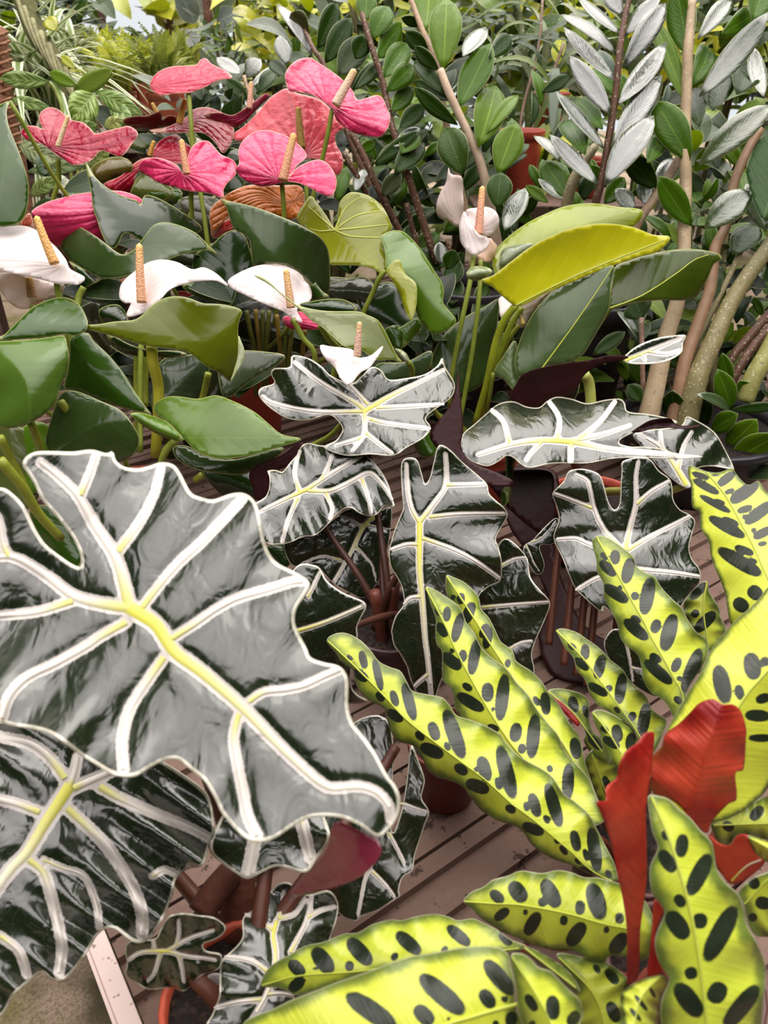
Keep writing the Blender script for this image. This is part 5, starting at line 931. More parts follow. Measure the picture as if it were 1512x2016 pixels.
# ------------------------------------------------------------------ zz plants
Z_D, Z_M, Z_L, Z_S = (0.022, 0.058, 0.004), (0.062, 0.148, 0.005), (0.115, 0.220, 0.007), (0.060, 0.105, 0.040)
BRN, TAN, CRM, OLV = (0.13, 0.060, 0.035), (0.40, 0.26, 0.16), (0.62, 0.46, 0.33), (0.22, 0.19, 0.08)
SV = (0.056, 0.086, 0.050)
def zz(pl, stem, radii, col, leaflets, mat='cane', d0=None, n=10):
    s = tube(pl, 'stem', stem, radii, mat, col, n=n)
    d = stem[0][2] if d0 is None else d0
    rnd = random.Random(int(stem[0][0] * 13 + stem[0][1]))
    for q in leaflets:
        bx, by, tx, ty, w = q[:5]; c = q[5] if len(q) > 5 else Z_M
        dd = q[6] if len(q) > 6 else rnd.uniform(-0.01, 0.05)
        sh = c in (Z_S, SV) or c[2] > 0.045
        lf(s, (bx, by), (tx, ty), w, d + 0.004, d + dd, c, mat='zzs' if sh else 'zz', face=(0, -0.62, 0.78) if sh else None, roll=rnd.uniform(-0.35, 0.35), fold=rnd.uniform(0.08, 0.3), curl=rnd.uniform(-0.06, 0.10))
    return s
zz1 = thing('zz_plant', 'zz plant with upright cream stem and oval green leaflets behind the white twisted flower', 'potted plant', below(930, 540, 1.60), 'zz plants')
pot(zz1, 0.11, 0.30, (0.025, 0.022, 0.028))
zz(zz1, [(867,138,1.45),(883,180,1.45),(906,230,1.46),(930,280,1.47),(946,323,1.48),(960,380,1.50),(985,520,1.56)], [0.0075,0.008,0.008,0.0085,0.009,0.010,0.012], CRM,
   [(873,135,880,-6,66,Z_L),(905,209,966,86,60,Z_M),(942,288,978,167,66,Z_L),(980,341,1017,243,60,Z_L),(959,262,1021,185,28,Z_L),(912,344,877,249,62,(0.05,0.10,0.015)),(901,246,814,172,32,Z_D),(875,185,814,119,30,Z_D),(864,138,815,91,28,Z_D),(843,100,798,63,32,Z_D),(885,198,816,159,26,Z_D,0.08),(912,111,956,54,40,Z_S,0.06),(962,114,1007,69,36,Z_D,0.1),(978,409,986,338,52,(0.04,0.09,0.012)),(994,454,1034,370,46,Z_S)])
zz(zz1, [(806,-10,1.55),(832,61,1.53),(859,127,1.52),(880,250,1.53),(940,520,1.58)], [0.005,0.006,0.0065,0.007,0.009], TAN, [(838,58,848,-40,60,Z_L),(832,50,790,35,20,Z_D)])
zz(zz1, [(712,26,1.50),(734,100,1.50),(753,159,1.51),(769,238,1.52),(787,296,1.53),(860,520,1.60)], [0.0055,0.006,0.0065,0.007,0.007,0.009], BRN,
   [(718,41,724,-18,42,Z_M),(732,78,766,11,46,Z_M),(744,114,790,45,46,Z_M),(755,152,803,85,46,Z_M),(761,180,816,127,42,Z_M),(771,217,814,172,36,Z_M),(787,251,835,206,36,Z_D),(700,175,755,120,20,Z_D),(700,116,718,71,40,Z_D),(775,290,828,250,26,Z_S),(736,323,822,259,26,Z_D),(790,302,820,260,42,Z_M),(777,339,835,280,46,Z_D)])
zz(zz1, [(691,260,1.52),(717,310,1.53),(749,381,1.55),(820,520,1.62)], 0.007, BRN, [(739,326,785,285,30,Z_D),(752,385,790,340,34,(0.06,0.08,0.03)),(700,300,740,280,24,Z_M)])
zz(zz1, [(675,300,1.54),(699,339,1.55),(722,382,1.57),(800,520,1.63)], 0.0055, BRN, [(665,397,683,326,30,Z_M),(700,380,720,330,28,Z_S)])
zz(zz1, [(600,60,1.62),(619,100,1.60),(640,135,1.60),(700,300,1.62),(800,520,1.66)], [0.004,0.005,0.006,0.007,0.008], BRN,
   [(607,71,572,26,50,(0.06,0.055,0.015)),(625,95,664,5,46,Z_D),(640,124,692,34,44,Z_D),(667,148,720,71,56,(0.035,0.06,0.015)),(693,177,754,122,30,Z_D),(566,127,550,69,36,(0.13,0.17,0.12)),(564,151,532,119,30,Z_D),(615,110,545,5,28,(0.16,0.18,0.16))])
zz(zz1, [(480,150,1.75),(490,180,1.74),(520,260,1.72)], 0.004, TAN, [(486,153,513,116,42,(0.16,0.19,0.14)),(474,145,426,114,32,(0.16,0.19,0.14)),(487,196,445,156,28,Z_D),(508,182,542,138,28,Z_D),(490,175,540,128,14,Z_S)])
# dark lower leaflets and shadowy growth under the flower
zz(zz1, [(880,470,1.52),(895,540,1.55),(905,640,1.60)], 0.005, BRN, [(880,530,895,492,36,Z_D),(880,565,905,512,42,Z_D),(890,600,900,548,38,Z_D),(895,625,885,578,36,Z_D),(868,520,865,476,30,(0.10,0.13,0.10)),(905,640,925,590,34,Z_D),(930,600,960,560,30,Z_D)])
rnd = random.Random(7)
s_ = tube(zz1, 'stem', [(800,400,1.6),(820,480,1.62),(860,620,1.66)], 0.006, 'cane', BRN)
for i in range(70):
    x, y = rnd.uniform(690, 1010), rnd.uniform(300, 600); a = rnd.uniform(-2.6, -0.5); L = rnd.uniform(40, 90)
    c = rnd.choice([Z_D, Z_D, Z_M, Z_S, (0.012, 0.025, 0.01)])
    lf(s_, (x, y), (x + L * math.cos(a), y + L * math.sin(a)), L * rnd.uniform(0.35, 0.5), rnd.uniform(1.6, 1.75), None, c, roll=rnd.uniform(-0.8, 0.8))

zz2 = thing('zz_plant', 'zz plant with slender brown stem and silvery shining leaflets in pairs', 'potted plant', below(1165, 570, 1.55), 'zz plants')
pot(zz2, 0.10, 0.29, (0.025, 0.022, 0.028))
SV = (0.055, 0.085, 0.050)
zz(zz2, [(1242,-15,1.34),(1228,45,1.34),(1219,111,1.34),(1213,175,1.35),(1205,233,1.36),(1194,299,1.37),(1183,362,1.38),(1170,420,1.40),(1165,560,1.50)], [0.005,0.0055,0.006,0.006,0.0065,0.0065,0.007,0.008,0.009], BRN,
   [(1220,67,1138,-6,34,SV),(1215,108,1104,26,34,SV),(1211,159,1109,55,40,SV),(1203,226,1122,110,40,SV),(1191,295,1094,180,40,SV),(1177,362,1082,266,36,SV),(1226,29,1190,-20,34,SV),(1231,71,1300,-10,36,SV),(1226,135,1312,3,44,SV),(1219,204,1311,85,46,SV),(1207,288,1304,146,50,SV),(1191,365,1287,226,60,SV),(1152,304,1115,233,52,Z_M,0.1),(1186,254,1133,193,42,Z_M,0.1),(1275,320,1305,262,38,Z_M,0.1)])
zz(zz2, [(1172,288,1.48),(1138,337,1.47),(1118,393,1.48),(1100,520,1.55)], [0.008,0.010,0.011,0.013], (0.30,0.25,0.13), [(1117,387,1071,317,56,Z_M),(1119,395,1059,353,36,Z_S),(1103,319,1051,266,30,Z_S,0.02),(1079,399,1035,365,20,Z_L),(1150,395,1160,340,36,Z_D),(1190,400,1230,350,40,Z_M)])
s_ = tube(zz2, 'stem', [(1130,420,1.55),(1160,500,1.6),(1180,640,1.66)], 0.006, 'cane', BRN)
for i in range(60):
    x, y = rnd.uniform(1010, 1330), rnd.uniform(180, 640); a = rnd.uniform(-2.6, -0.5); L = rnd.uniform(40, 90)
    c = rnd.choice([Z_D, Z_M, Z_M, Z_S, (0.10, 0.14, 0.10)])
    lf(s_, (x, y), (x + L * math.cos(a), y + L * math.sin(a)), L * rnd.uniform(0.3, 0.45), rnd.uniform(1.58, 1.72), None, c, roll=rnd.uniform(-0.8, 0.8))

zz3 = thing('zz_plant', 'big zz plant on the right with thick speckled canes and glossy leaflets', 'potted plant', below(1375, 845, 1.43), 'zz plants')
pot(zz3, 0.15, 0.13, (0.02, 0.018, 0.024))
zz(zz3, [(1363,0,1.36),(1358,60,1.36),(1354,111,1.36),(1350,228,1.37),(1349,299,1.37),(1350,370,1.38),(1347,430,1.38),(1346,520,1.38),(1332,600,1.38),(1313,660,1.38),(1295,740,1.385),(1278,815,1.39),(1262,880,1.40)],
   [0.007,0.008,0.009,0.0095,0.010,0.0105,0.0115,0.012,0.0135,0.015,0.017,0.019,0.020], (0.48,0.36,0.22),
   [(1353,106,1330,-30,60,Z_M),(1349,201,1284,30,36,Z_L),(1358,317,1289,197,62,Z_M),(1337,302,1292,233,42,Z_M,0.06),(1374,77,1442,-6,36,Z_S),(1377,190,1514,24,52,Z_S,-0.05),(1376,325,1520,205,56,(0.10,0.15,0.05),-0.05),(1363,167,1398,90,52,Z_M,0.08),(1404,217,1425,140,56,Z_D,0.08),(1451,185,1482,122,62,Z_D,0.08),(1377,249,1366,172,42,Z_D,0.08),(1421,66,1482,30,46,Z_M,0.1),(1482,40,1514,-50,60,Z_M),(1503,190,1482,93,36,Z_S,0.05),(1361,444,1295,347,50,Z_M,-0.03),(1387,449,1482,375,60,(0.09,0.15,0.05),-0.03)])
zz(zz3, [(1496,254,1.40),(1464,312,1.40),(1443,370,1.40),(1429,446,1.39),(1408,489,1.38),(1398,568,1.38),(1377,629,1.38),(1350,706,1.38),(1337,769,1.385),(1320,850,1.40)], [0.008,0.0085,0.009,0.009,0.010,0.0105,0.011,0.012,0.013,0.014], (0.32,0.19,0.11), [(1443,502,1490,441,56,Z_D),(1403,589,1416,520,36,Z_D)], mat='stem')
zz(zz3, [(1530,460,1.40),(1512,489,1.40),(1477,536,1.39),(1437,600,1.38),(1403,674,1.37),(1382,722,1.37),(1371,753,1.37),(1355,815,1.38),(1345,880,1.40)], [0.0135,0.014,0.0145,0.0155,0.017,0.018,0.019,0.020,0.021], OLV, [(1509,454,1468,362,50,(0.10,0.15,0.06)),(1392,835,1358,754,52,Z_D,-0.04),(1326,832,1324,768,46,Z_D,-0.04)])
zz(zz3, [(1461,489,1.42),(1424,568,1.41),(1392,634,1.41),(1363,700,1.41),(1350,770,1.42)], 0.0055, (0.30,0.26,0.13), [(1200,640,1180,600,20,Z_D)][:0])
zz(zz3, [(1345,300,1.42),(1313,352,1.42),(1284,397,1.42),(1252,449,1.43),(1200,600,1.48)], 0.0085, (0.40,0.28,0.18), [(1294,372,1230,303,44,Z_D,-0.02),(1271,404,1270,345,34,Z_S),(1250,412,1212,372,40,(0.14,0.19,0.12)),(1290,380,1330,310,40,(0.12,0.16,0.10),0.05)])
zz(zz3, [(1530,600,1.44),(1472,666,1.43),(1437,711,1.43),(1410,780,1.45)], 0.0085, BRN, [])
zz(zz3, [(1530,630,1.42),(1480,687,1.41),(1448,738,1.41),(1420,800,1.43)], 0.0085, BRN, [])
zz(zz3, [(1540,640,1.38),(1512,695,1.37),(1482,745,1.37),(1465,790,1.38)], 0.017, (0.28,0.27,0.08), [(1437,761,1422,695,30,Z_M,-0.02),(1440,806,1413,727,42,Z_M,-0.03),(1440,812,1374,775,26,Z_S,-0.05),(1440,806,1535,798,22,Z_D,-0.02),(1477,793,1456,749,42,Z_M,-0.02),(1400,848,1452,815,42,Z_M,-0.06),(1430,882,1490,826,52,Z_L,-0.06),(1435,914,1535,856,62,Z_L,-0.08),(1453,935,1560,935,38,Z_S,-0.08)])
zz(zz3, [(1263,626,1.38),(1264,700,1.38),(1266,770,1.40)], 0.0045, (0.34,0.20,0.14), [(1264,627,1250,590,62,(0.05,0.09,0.03)),(1257,668,1215,608,28,Z_S),(1262,790,1236,757,34,Z_D),(1168,698,1231,653,30,Z_D)])
leaf(zz3, [(1469,340),(1475,310),(1490,285),(1512,264),(1560,262),(1580,340),(1550,410),(1512,435),(1490,410)], mid=[(1500,440),(1530,350),(1560,262)], d=(1.30,1.30), mats=('zz','zz'), col=(0.05,0.11,0.035), e=(0.03,0.02), sp=8, name='leaflet', label='large leaflet cut by the right edge')
s_ = tube(zz3, 'stem', [(1430,420,1.55),(1420,560,1.55),(1400,780,1.56)], 0.007, 'cane', OLV)
for i in range(110):
    x, y = rnd.uniform(1230, 1540), rnd.uniform(330, 860); a = rnd.uniform(-2.6, -0.5); L = rnd.uniform(35, 80)
    c = rnd.choice([Z_D, Z_M, Z_M, Z_S, (0.11, 0.15, 0.11), Z_L])
    lf(s_, (x, y), (x + L * math.cos(a), y + L * math.sin(a)), L * rnd.uniform(0.3, 0.45), rnd.uniform(1.50, 1.64), None, c, roll=rnd.uniform(-0.8, 0.8))
# ------------------------------------------------------------------ background planting
def unit_leaf(name, prof, nu=7, fold=0.2, curl=0.12, mat='bg', w=0.45, nv=5):
    V = []; S = []; T = []
    for i in range(nu):
        u = i / (nu - 1)
        if prof == 'ell': p = math.sin(math.pi * min(1, u * 0.97 + 0.015) ** 0.92) ** 0.75
        elif prof == 'blade': p = math.sin(math.pi * min(1, 0.1 + 0.9 * u) ** 0.7) ** 0.6
        else: p = min(1.0, (1 - u) ** 0.7 * 1.5 * min(1, (u + 0.08) * 4))
        for j in range(nv):
            v = -1 + 2 * j / (nv - 1)
            V.append((v * w / 2 * p, u, abs(v) * w / 2 * p * fold + (curl * (math.sin(math.pi * u) - 0.6 * u * u) if prof != 'blade' else 0.22 * math.sin(math.pi * u) + curl * 1.6 * u * u))); S.append(u); T.append(v)
    F = [(i * nv + j, i * nv + j + 1, (i + 1) * nv + j + 1, (i + 1) * nv + j) for i in range(nu - 1) for j in range(nv - 1)]
    me = bpy.data.meshes.new(name); me.from_pydata(V, [], F)
    me.polygons.foreach_set('use_smooth', [True] * len(F))
    for k, a in (('s', S), ('t', T), ('ed', [9] * len(V)), ('vd', [9] * len(V)), ('sp', [9] * len(V))):
        at = me.attributes.new(k, 'FLOAT', 'POINT'); at.data.foreach_set('value', np.asarray(a, dtype=np.float32))
    me.materials.append(M[mat])
    return me
UL = dict(oval=unit_leaf('oval_leaf', 'ell', mat='zz'), heart=unit_leaf('heart_leaf', 'heart', w=0.75, mat='anth'), long=unit_leaf('long_leaf', 'ell', w=0.22, mat='bg', curl=-0.1),
          grass=unit_leaf('grass_blade', 'blade', nu=10, w=0.07, curl=-0.35, mat='strip'), vari=unit_leaf('variegated_leaf', 'ell', w=0.5, mat='vari'), cane=unit_leaf('cane_blade', 'blade', nu=9, w=0.09, curl=-0.3, mat='bg'))
def place(parent, me, P, direction, size, col, face=(0, -0.5, 1), name='leaf', wscale=1.0):
    y = np.array(direction, float); y /= np.linalg.norm(y)
    z = np.array(face, float); x = np.cross(y, z); x /= np.linalg.norm(x) + 1e-9; z = np.cross(x, y)
    o = bpy.data.objects.new(name, me); COL.objects.link(o); o.parent = parent
    p = np.array(P, float) - org(parent)
    from mathutils import Matrix
    o.matrix_local = Matrix([[x[0] * size * wscale, y[0] * size, z[0] * size, p[0]], [x[1] * size * wscale, y[1] * size, z[1] * size, p[1]], [x[2] * size * wscale, y[2] * size, z[2] * size, p[2]], [0, 0, 0, 1]])
    o.color = (*col, 1)
    return o
rb = random.Random(11)
def rdir(up=0.3, toward=0.3):
    a = rb.uniform(0, 2 * math.pi); return np.array([math.cos(a), math.sin(a) - toward, rb.uniform(-0.5, 0.9) + up])
def shrub(name, label, px, py, d, w, h, n, kind, size, cols, stems=4, cat='plant', group='background plants', dz=0.5, drop=None, up=0.1):
    """leafy plant filling w x h pixels around (px, py) at depth d"""
    C = W3(px, py, d); sc = d / FPX
    base = C.copy(); base[2] = rest_z(C[0], C[1])
    t = thing(name, label, cat, base, group)
    for i in range(stems):
        a = C + np.array([rb.uniform(-.4, .4) * w * sc, rb.uniform(-.2, .2) * dz, rb.uniform(-.1, .45) * h * sc])
        b = base + np.array([rb.uniform(-.08, .08), rb.uniform(-.08, .08), 0])
        m = (a + b) / 2 + np.array([rb.uniform(-.05, .05), 0, 0])
        tube(t, 'stem', [b, m, a], (0.012, 0.005), 'bark', (0.10, 0.085, 0.035), world=True, n=6)
    for i in range(n):
        r = math.sqrt(rb.random()); th = rb.uniform(0, 2 * math.pi)
        P = C + np.array([r * math.cos(th) * w * sc / 2, rb.uniform(-dz, dz) / 2, r * math.sin(th) * h * sc / 2])
        dr = rdir(up)
        place(t, UL[kind], P, dr, size * rb.uniform(0.7, 1.3), rb.choice(cols), face=(rb.uniform(-.5, .5), rb.uniform(-1.0, 0.1), 1.0))
    return t
# spider plants with cream-edged blades, on a low stand
def stand(label, pts, top, name='plant_stand', pad=0.12, mat='plank'):
    """small table under the points, standing on the bench or the floor"""
    A = np.array([q[:2] for q in pts]); lo, hi = A.min(0) - pad, A.max(0) + pad
    c = (lo + hi) / 2; bz = rest_z(*c)
    t = thing(name, label, 'stand', (c[0], c[1], bz))
    l, h = lo - c, hi - c
    box('top', (l[0], l[1], top - bz - 0.03), (h[0], h[1], top - bz), M[mat], t, bev=0.003)
    for x in (l[0] + 0.01, h[0] - 0.05):
        for y in (l[1] + 0.01, h[1] - 0.05): box('leg', (x, y, 0), (x + 0.04, y + 0.04, top - bz - 0.03), M[mat], t)
    return t
SPT = 0.44
stand('low wooden stand under the striped spider plants', [W3(10, 215, 1.95), W3(85, 230, 1.9), W3(135, 140, 2.2)], SPT)
def spider(label, px, py, d, n, L):
    C = W3(px, py, d); base = C.copy(); base[2] = SPT
    t = thing('spider_plant', label, 'potted plant', base, 'spider plants')
    pot(t, 0.07, C[2] - SPT - 0.01, (0.06, 0.04, 0.03))
    for i in range(n):
        a = rb.uniform(0, 2 * math.pi); el = rb.uniform(-0.1, 1.3)
        dr = np.array([math.cos(a) * math.cos(el), math.sin(a) * math.cos(el), math.sin(el)])
        place(t, UL['grass'], C + np.array([rb.uniform(-.05, .05), rb.uniform(-.05, .05), rb.uniform(-0.02, 0.03)]), dr, L * rb.uniform(0.6, 1.15), (1, 1, 1), face=(-math.cos(a) * math.sin(el) * .9, -math.sin(a) * math.sin(el) * .9, math.cos(el) + 0.05), name='blade', wscale=rb.uniform(0.9, 1.5))
spider('cream-striped spider plant furthest left beside the coir pole', 10, 215, 1.95, 70, 0.30)
spider('cream-striped spider plant behind the variegated vine', 85, 230, 1.9, 90, 0.30)
spider('cream-striped spider plant right of the slanted trunk', 135, 140, 2.2, 70, 0.26)
# ferns
def fern_mesh(k):
    r = random.Random(k); V = []; F = []; n = 26
    for i in range(n):
        u = (i + 0.5) / n; y = u; z = 0.25 * math.sin(u * 2.2) - 0.18 * u * u
        l = 0.12 * math.sin(math.pi * (0.12 + 0.86 * u)) ** 0.8
        for s in (-1, 1):
            b = len(V); q = 0.024; fy = 0.25 * l
            V += [(0, y - q * .5, z), (s * l * 0.55, y + fy * .5 - q * .6, z + 0.02 * r.random()), (s * l, y + fy, z - 0.03 * r.random()), (s * l * 0.55, y + fy * .5 + q * .7, z + 0.01), (0, y + q * .5, z)]
            F.append((b, b + 1, b + 2, b + 3, b + 4) if s > 0 else (b + 4, b + 3, b + 2, b + 1, b))
    b = len(V)
    for i in range(9):
        u = i / 8; z = 0.25 * math.sin(u * 2.2) - 0.18 * u * u
        V += [(-0.006, u, z), (0.006, u, z)]
    F += [(b + 2 * i, b + 2 * i + 1, b + 2 * i + 3, b + 2 * i + 2) for i in range(8)]
    me = bpy.data.meshes.new('fern_frond'); me.from_pydata(V, [], F); me.materials.append(M['bg'])
    return me
FR = [fern_mesh(k) for k in range(3)]
FERN_Z, SHELF_Z = 0.63, 0.50
FPTS = []
def fern(label, px, py, n, L, cols, potcol=(0.36, 0.085, 0.045)):
    C = at_z(px, py, FERN_Z); base = C.copy(); base[2] = SHELF_Z; FPTS.append(base)
    t = thing('fern', label, 'potted plant', base, 'potted ferns')
    pot(t, 0.045, 0.11, potcol)
    for i in range(n):
        a = rb.uniform(0, 2 * math.pi); el = rb.uniform(0.25, 1.4)
        dr = np.array([math.cos(a) * math.cos(el), math.sin(a) * math.cos(el), math.sin(el)])
        place(t, rb.choice(FR), C + np.array([rb.uniform(-.03, .03), rb.uniform(-.03, .03), -0.02]), dr, L * rb.uniform(0.6, 1.1), rb.choice(cols), face=(-math.cos(a) * math.sin(el), -math.sin(a) * math.sin(el), math.cos(el) + 0.05), name='frond')
    return t
FC = [(0.56, 0.60, 0.04), (0.44, 0.50, 0.04), (0.66, 0.68, 0.10), (0.30, 0.36, 0.03)]
FD = [(0.30, 0.35, 0.05), (0.20, 0.25, 0.04), (0.40, 0.44, 0.07)]
for (x, y, lab, cc) in ((180, 155, 'half-hidden fern beside the slanted trunk', FD), (212, 150, 'yellow-green fern furthest left in the row of terracotta pots', FC), (250, 147, 'tall yellow-green fern second in the row of pots', FC), (292, 149, 'yellow-green fern above the red-brown pot', FC), (332, 147, 'olive fern near the pink flower seen from below', FD), (372, 149, 'olive fern at the right end of the fern row', FD), (232, 164, 'small feathery fern in front of the fern row', FC), (318, 165, 'feathery olive fern spilling over the pale shelf', FD)):
    fern(lab, x, y, 60, 0.15, cc)
stand('pale shelf table under the row of ferns', FPTS, SHELF_Z, 'plant_shelf', 0.10, 'rail')
# trunks
tr = thing('tree', 'slanting olive trunk wrapped in dried leaf sheaths at the upper left', 'tree', below(200, 420, 1.8))
pot(tr, 0.07, 0.14, (0.05, 0.03, 0.025))
tube(tr, 'trunk', [(20,-80,1.72),(48,0,1.72),(71,66,1.72),(100,106,1.72),(127,159,1.72),(140,196,1.72),(160,260,1.73),(200,420,1.8)], [0.024,0.024,0.023,0.020,0.019,0.018,0.018,0.02], 'bark', (0.13,0.13,0.05), n=12)
for i in range(7):
    x0 = 30 + i * 16; 
    tube(tr, 'dry_sheath', [(x0 + 2, -10 + i * 24, 1.70), (x0 + 20, 45 + i * 24, 1.695), (x0 + 44, 98 + i * 22, 1.70)], (0.006, 0.002), 'bark', (0.34,0.33,0.18), n=6)
tr2 = thing('tree', 'thin dark brown trunk standing before the pale opening', 'tree', W3(205, 90, 3.4) * np.array([1, 1, 0]) + np.array([0, 0, -0.40]))
tube(tr2, 'trunk', [(192,-60,3.4),(197,0,3.4),(201,50,3.4),(207,90,3.4),(212,240,3.5)], 0.019, 'bark', (0.055,0.028,0.018), n=10)
place(tr2, UL['heart'], W3(215, -5, 3.38), (0.5, -0.2, -0.4), 0.13, (0.42, 0.46, 0.04))
place(tr2, UL['heart'], W3(150, -10, 3.4), (-0.3, -0.2, -0.6), 0.13, (0.50, 0.36, 0.04))
tr3 = thing('tree', 'dark brown trunk behind the silver-leaved climber', 'tree', W3(330, 80, 3.3) * np.array([1, 1, 0]) + np.array([0, 0, -0.40]))
tube(tr3, 'trunk', [(328,-40,3.3),(332,10,3.3),(334,60,3.3),(338,200,3.4)], 0.016, 'bark', (0.07,0.035,0.02), n=10)
tr4 = thing('tree', 'reddish brown trunk with grey round leaves at top centre', 'tree', W3(408, 60, 2.9) * np.array([1, 1, 0]) + np.array([0, 0, -0.40]))
tube(tr4, 'trunk', [(402,-40,2.9),(408,20,2.9),(412,60,2.9),(420,260,3.0)], 0.018, 'bark', (0.12,0.05,0.03), n=10)
for (x, y, dx, dz) in ((385,45,-.2,.5),(400,25,-.4,.3),(420,30,.5,.3),(425,55,.4,.2),(415,75,.2,-.4),(445,88,.3,-.6),(395,70,-.5,-.2),(432,15,.5,.4)):
    place(tr4, UL['oval'], W3(x, y, 2.85), (dx, -0.3, dz), 0.13, rb.choice([(0.16,0.19,0.17),(0.24,0.26,0.24),(0.10,0.13,0.06)]), face=(rb.uniform(-.4,.4), -1, 0.6), wscale=1.5)
# coir pole
cp = thing('coir_pole', 'brown coir moss pole at the left edge behind the tall leaf', 'pole', below(60, 480, 1.68))
tube(cp, 'pole', [(-2,60,1.62),(8,160,1.62),(20,250,1.62),(34,300,1.63),(60,480,1.68),(95,700,1.78)], 0.016, 'bark', (0.24,0.11,0.06), n=12)
for i in range(14):
    y = 70 + i * 18; x = -1 + (y - 60) * 0.13
    tube(cp, 'rope', [(x - 16, y + 6, 1.61), (x, y, 1.595), (x + 16, y - 7, 1.61)], 0.0035, 'bark', (0.30,0.15,0.08), n=5)
# variegated golden vine
gv = thing('pothos', 'golden variegated pothos vine between the pole and the crimson flower', 'potted plant', below(162, 430, 1.74), 'vines')
pot(gv, 0.085, 0.36, (0.10, 0.03, 0.025))
VG = (0.10, 0.19, 0.025)
for (bx, by, tx, ty, w, c, m) in ((98,162,-2,154,32,VG,'vari'),(97,143,150,168,26,(0.16,0.28,0.02),'anth'),(144,184,222,136,34,(0.26,0.38,0.05),'anth'),(186,184,142,236,58,(0.13,0.23,0.02),'vari'),(190,180,280,226,36,VG,'vari'),(21,196,98,212,24,(0.10,0.19,0.03),'vari'),(120,110,148,135,18,(0.40,0.44,0.04),'anth'),(92,35,110,60,30,(0.46,0.48,0.04),'anth'),(215,200,262,245,34,VG,'vari'),(36,284,132,326,46,(0.13,0.17,0.07),'vari'),(54,338,175,322,26,(0.10,0.16,0.05),'vari'),(95,345,150,385,34,(0.22,0.25,0.16),'vari'),(60,385,110,350,30,(0.12,0.20,0.03),'vari'),(165,330,215,300,36,(0.14,0.20,0.03),'vari'),(150,262,190,245,30,VG,'vari'),(205,248,245,238,26,(0.26,0.32,0.06),'vari'),(240,262,262,238,20,(0.14,0.24,0.03),'anth'),(100,300,80,345,40,(0.05,0.10,0.03),'anth'),(340,300,380,255,60,(0.22,0.25,0.08),'vari'),(255,250,290,290,50,(0.12,0.15,0.03),'anth'),(60,420,140,400,40,(0.05,0.09,0.03),'anth'),(130,380,180,400,40,(0.06,0.10,0.03),'anth')):
    lf(gv, (bx, by), (tx, ty), w, 1.60, 1.58, c, mat=m, name='leaf', prof='ell', fold=0.15, curl=0.08)
for pts in ([(97,162,1.61),(112,185,1.62),(125,230,1.63),(150,420,1.7)], [(145,185,1.61),(148,215,1.62),(150,260,1.64),(158,420,1.7)], [(160,180,1.61),(158,215,1.62),(165,420,1.7)], [(186,186,1.61),(178,240,1.63),(168,420,1.7)]):
    tube(gv, 'vine', pts, 0.0035, 'stem', (0.36, 0.42, 0.10))
# canes and strappy leaves between the zz plants
cg = thing('bamboo_palm', 'strappy bamboo-like plant with thin canes between the two zz stems', 'plant', below(1040, 430, 2.0), 'background plants')
pot(cg, 0.10, 0.38, (0.05, 0.03, 0.025))
tube(cg, 'cane', [(1008,-20,1.9),(1025,50,1.9),(1036,139,1.9),(1040,220,1.92),(1040,420,2.0)], 0.0095, 'cane', (0.09,0.12,0.03))
for pts in ([(1069,-10,1.85),(1059,100,1.85),(1033,198,1.86),(1023,258,1.87),(1015,350,1.9)], [(1110,85,1.85),(1077,178,1.86),(1041,276,1.88),(1030,400,1.92)]):
    tube(cg, 'cane', pts, 0.0038, 'cane', (0.26,0.17,0.12))
lf(cg, (1093,135), (1087,264), 22, 1.80, 1.78, (0.17,0.22,0.15), mat='bg', name='blade', prof='blade', fold=0.1, curl=0.02)
for i in range(70):
    x, y = rb.uniform(945, 1130), rb.uniform(0, 330)
    dr = np.array([rb.uniform(-1, 1), rb.uniform(-0.6, 0.2), rb.uniform(-0.7, 0.8)])
    place(cg, UL['cane'], W3(x, y, rb.uniform(1.8, 2.05)), dr, rb.uniform(0.12, 0.24), rb.choice([(0.10,0.16,0.03),(0.16,0.22,0.05),(0.05,0.09,0.03),(0.24,0.28,0.14)]), face=(rb.uniform(-.5,.5), -0.6, 1), name='blade')
# leafy plants behind, from the middle distance to the far end of the house
GRN = [(0.07,0.14,0.015),(0.12,0.21,0.02),(0.18,0.27,0.03),(0.04,0.09,0.012)]
LIM = [(0.48,0.52,0.04),(0.60,0.60,0.05),(0.34,0.42,0.04)]
GRY = [(0.14,0.18,0.13),(0.20,0.23,0.18),(0.08,0.12,0.06)]
DRK = [(0.008,0.018,0.005),(0.014,0.032,0.008),(0.024,0.050,0.011)]  # dark greens lowered further to deepen the shade in the gaps
shrub('philodendron', 'grey-green lobed foliage plant right of the ferns', 450, 110, 2.6, 130, 120, 80, 'long', 0.10, GRY + GRN)
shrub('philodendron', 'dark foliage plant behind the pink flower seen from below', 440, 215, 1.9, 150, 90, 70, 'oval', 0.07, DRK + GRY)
shrub('pothos', 'lime-yellow climbing vine hanging at top centre', 540, 60, 2.5, 130, 160, 60, 'heart', 0.09, LIM, group='vines')
shrub('pothos', 'lime vine trailing above the fern row', 495, 20, 3.0, 140, 90, 60, 'heart', 0.09, LIM + [(0.2,0.26,0.03)], group='vines')
shrub('dieffenbachia', 'dark broad-leaved plant behind the slanted trunk', 110, 45, 3.1, 150, 120, 80, 'oval', 0.14, DRK + GRN + GRY)
shrub('dieffenbachia', 'dark leafy plant in the upper left corner', 10, 40, 2.8, 120, 160, 80, 'oval', 0.13, DRK + GRN)
shrub('dieffenbachia', 'dark green plant below the pale opening', 250, 98, 3.6, 240, 40, 70, 'oval', 0.11, DRK + GRN)
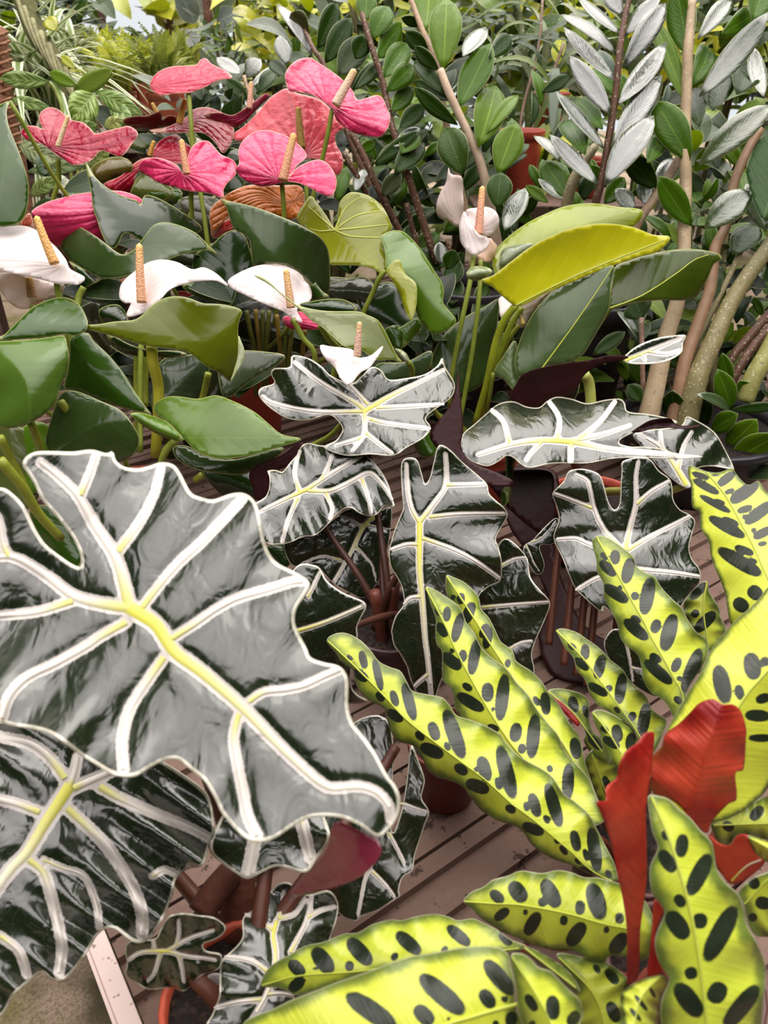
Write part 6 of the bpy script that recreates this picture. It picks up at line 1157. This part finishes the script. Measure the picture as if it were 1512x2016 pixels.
shrub('dieffenbachia', 'yellow-tipped plant right of the pale opening', 352, 55, 3.5, 40, 70, 20, 'heart', 0.16, [(0.42,0.42,0.04),(0.05,0.09,0.03),(0.30,0.36,0.04)])
shrub('shrub', 'bright green shrub above the ferns at top centre', 445, 40, 3.6, 140, 130, 120, 'oval', 0.09, LIM + GRN)
shrub('shrub', 'yellow-green shrub behind the dark zz leaflets', 640, 60, 2.7, 200, 240, 110, 'long', 0.16, LIM + GRN)
shrub('shrub', 'leafy shrub behind the pink curling flower', 660, 170, 2.2, 180, 200, 80, 'oval', 0.11, GRN + GRY)
shrub('shrub', 'pale grassy shrub between the zz plants at the top', 780, 90, 2.5, 240, 260, 110, 'long', 0.16, LIM + GRY + GRN)
shrub('shrub', 'broad-leaved shrub behind the strappy plant', 1010, 60, 2.8, 220, 240, 110, 'oval', 0.18, GRN + LIM + GRY)
shrub('shrub', 'lime-leaved plant low between the zz stems', 1040, 320, 2.0, 150, 90, 40, 'heart', 0.09, LIM)
shrub('shrub', 'mixed green shrub behind the silvery zz plant', 1230, 90, 2.3, 260, 300, 120, 'oval', 0.12, GRN + GRY + LIM)
shrub('shrub', 'yellow-green shrub at the upper right corner', 1440, 60, 2.4, 220, 260, 120, 'oval', 0.13, LIM + GRN + GRY)
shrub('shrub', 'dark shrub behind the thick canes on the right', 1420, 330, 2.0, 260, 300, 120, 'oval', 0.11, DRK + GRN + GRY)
shrub('shrub', 'dark filler shrub in place of shade behind the white twisted flower', 860, 330, 2.0, 320, 260, 120, 'oval', 0.11, DRK + GRN)  # this and the next three fill gaps with dark leaves as painted shade
shrub('shrub', 'dark filler shrub in place of shade behind the pink anthurium', 500, 330, 1.75, 420, 200, 90, 'oval', 0.11, DRK)
shrub('shrub', 'dark filler shrub in place of shade behind the white anthurium', 330, 640, 1.45, 420, 330, 110, 'oval', 0.10, DRK)
shrub('shrub', 'dark filler shrub in place of shade behind the grey-green anthurium leaf', 800, 690, 1.60, 360, 220, 80, 'oval', 0.10, DRK)
# far tree line closing the view
for i, (x, lab) in enumerate([(-70, 'far tall hedge plant at the left end'), (580, 'far tall hedge plant behind the lime vines'), (700, 'far tall hedge plant left of the zz stems'), (830, 'far tall hedge plant behind the oval-leaved zz plant'), (1010, 'far tall hedge plant behind the bamboo cane'), (1190, 'far tall hedge plant behind the silvery leaflets'), (1370, 'far tall hedge plant behind the big cane'), (1500, 'far tall hedge plant at the right end')]):
    shrub('hedge_plant', lab, x, 40, 4.4, 300, 320, 150, 'oval', 0.26, GRN + LIM[:1] + DRK, stems=3, dz=0.9, group='far hedge plants')
shrub('shrub', 'dark filler shrub in place of shade low behind the thick canes', 1380, 620, 1.72, 330, 380, 130, 'oval', 0.09, DRK + GRN)  # added with the next one to darken the gaps over the pale floor
shrub('shrub', 'dark filler shrub in place of shade low behind the broad lime leaf', 1130, 640, 1.7, 300, 260, 100, 'oval', 0.09, DRK + GRN)
# small red pots glimpsed behind, on a low stand
GP = ((1030, 255, 1.75, 'orange pot glimpsed between the thin canes'), (1085, 182, 2.05, 'dark red pot behind the hanging strap leaf'), (1160, 312, 1.75, 'red pot glimpsed behind the brown stem'))
stand('low stand holding small red pots between the zz plants', [W3(*g[:3]) for g in GP], 0.42)
for (x, y, d, lab) in GP:
    C = W3(x, y, d); t = thing('flower_pot', lab, 'pot', (C[0], C[1], 0.42), 'glimpsed pots'); pot(t, 0.05, C[2] - 0.42, (0.42,0.06,0.03))
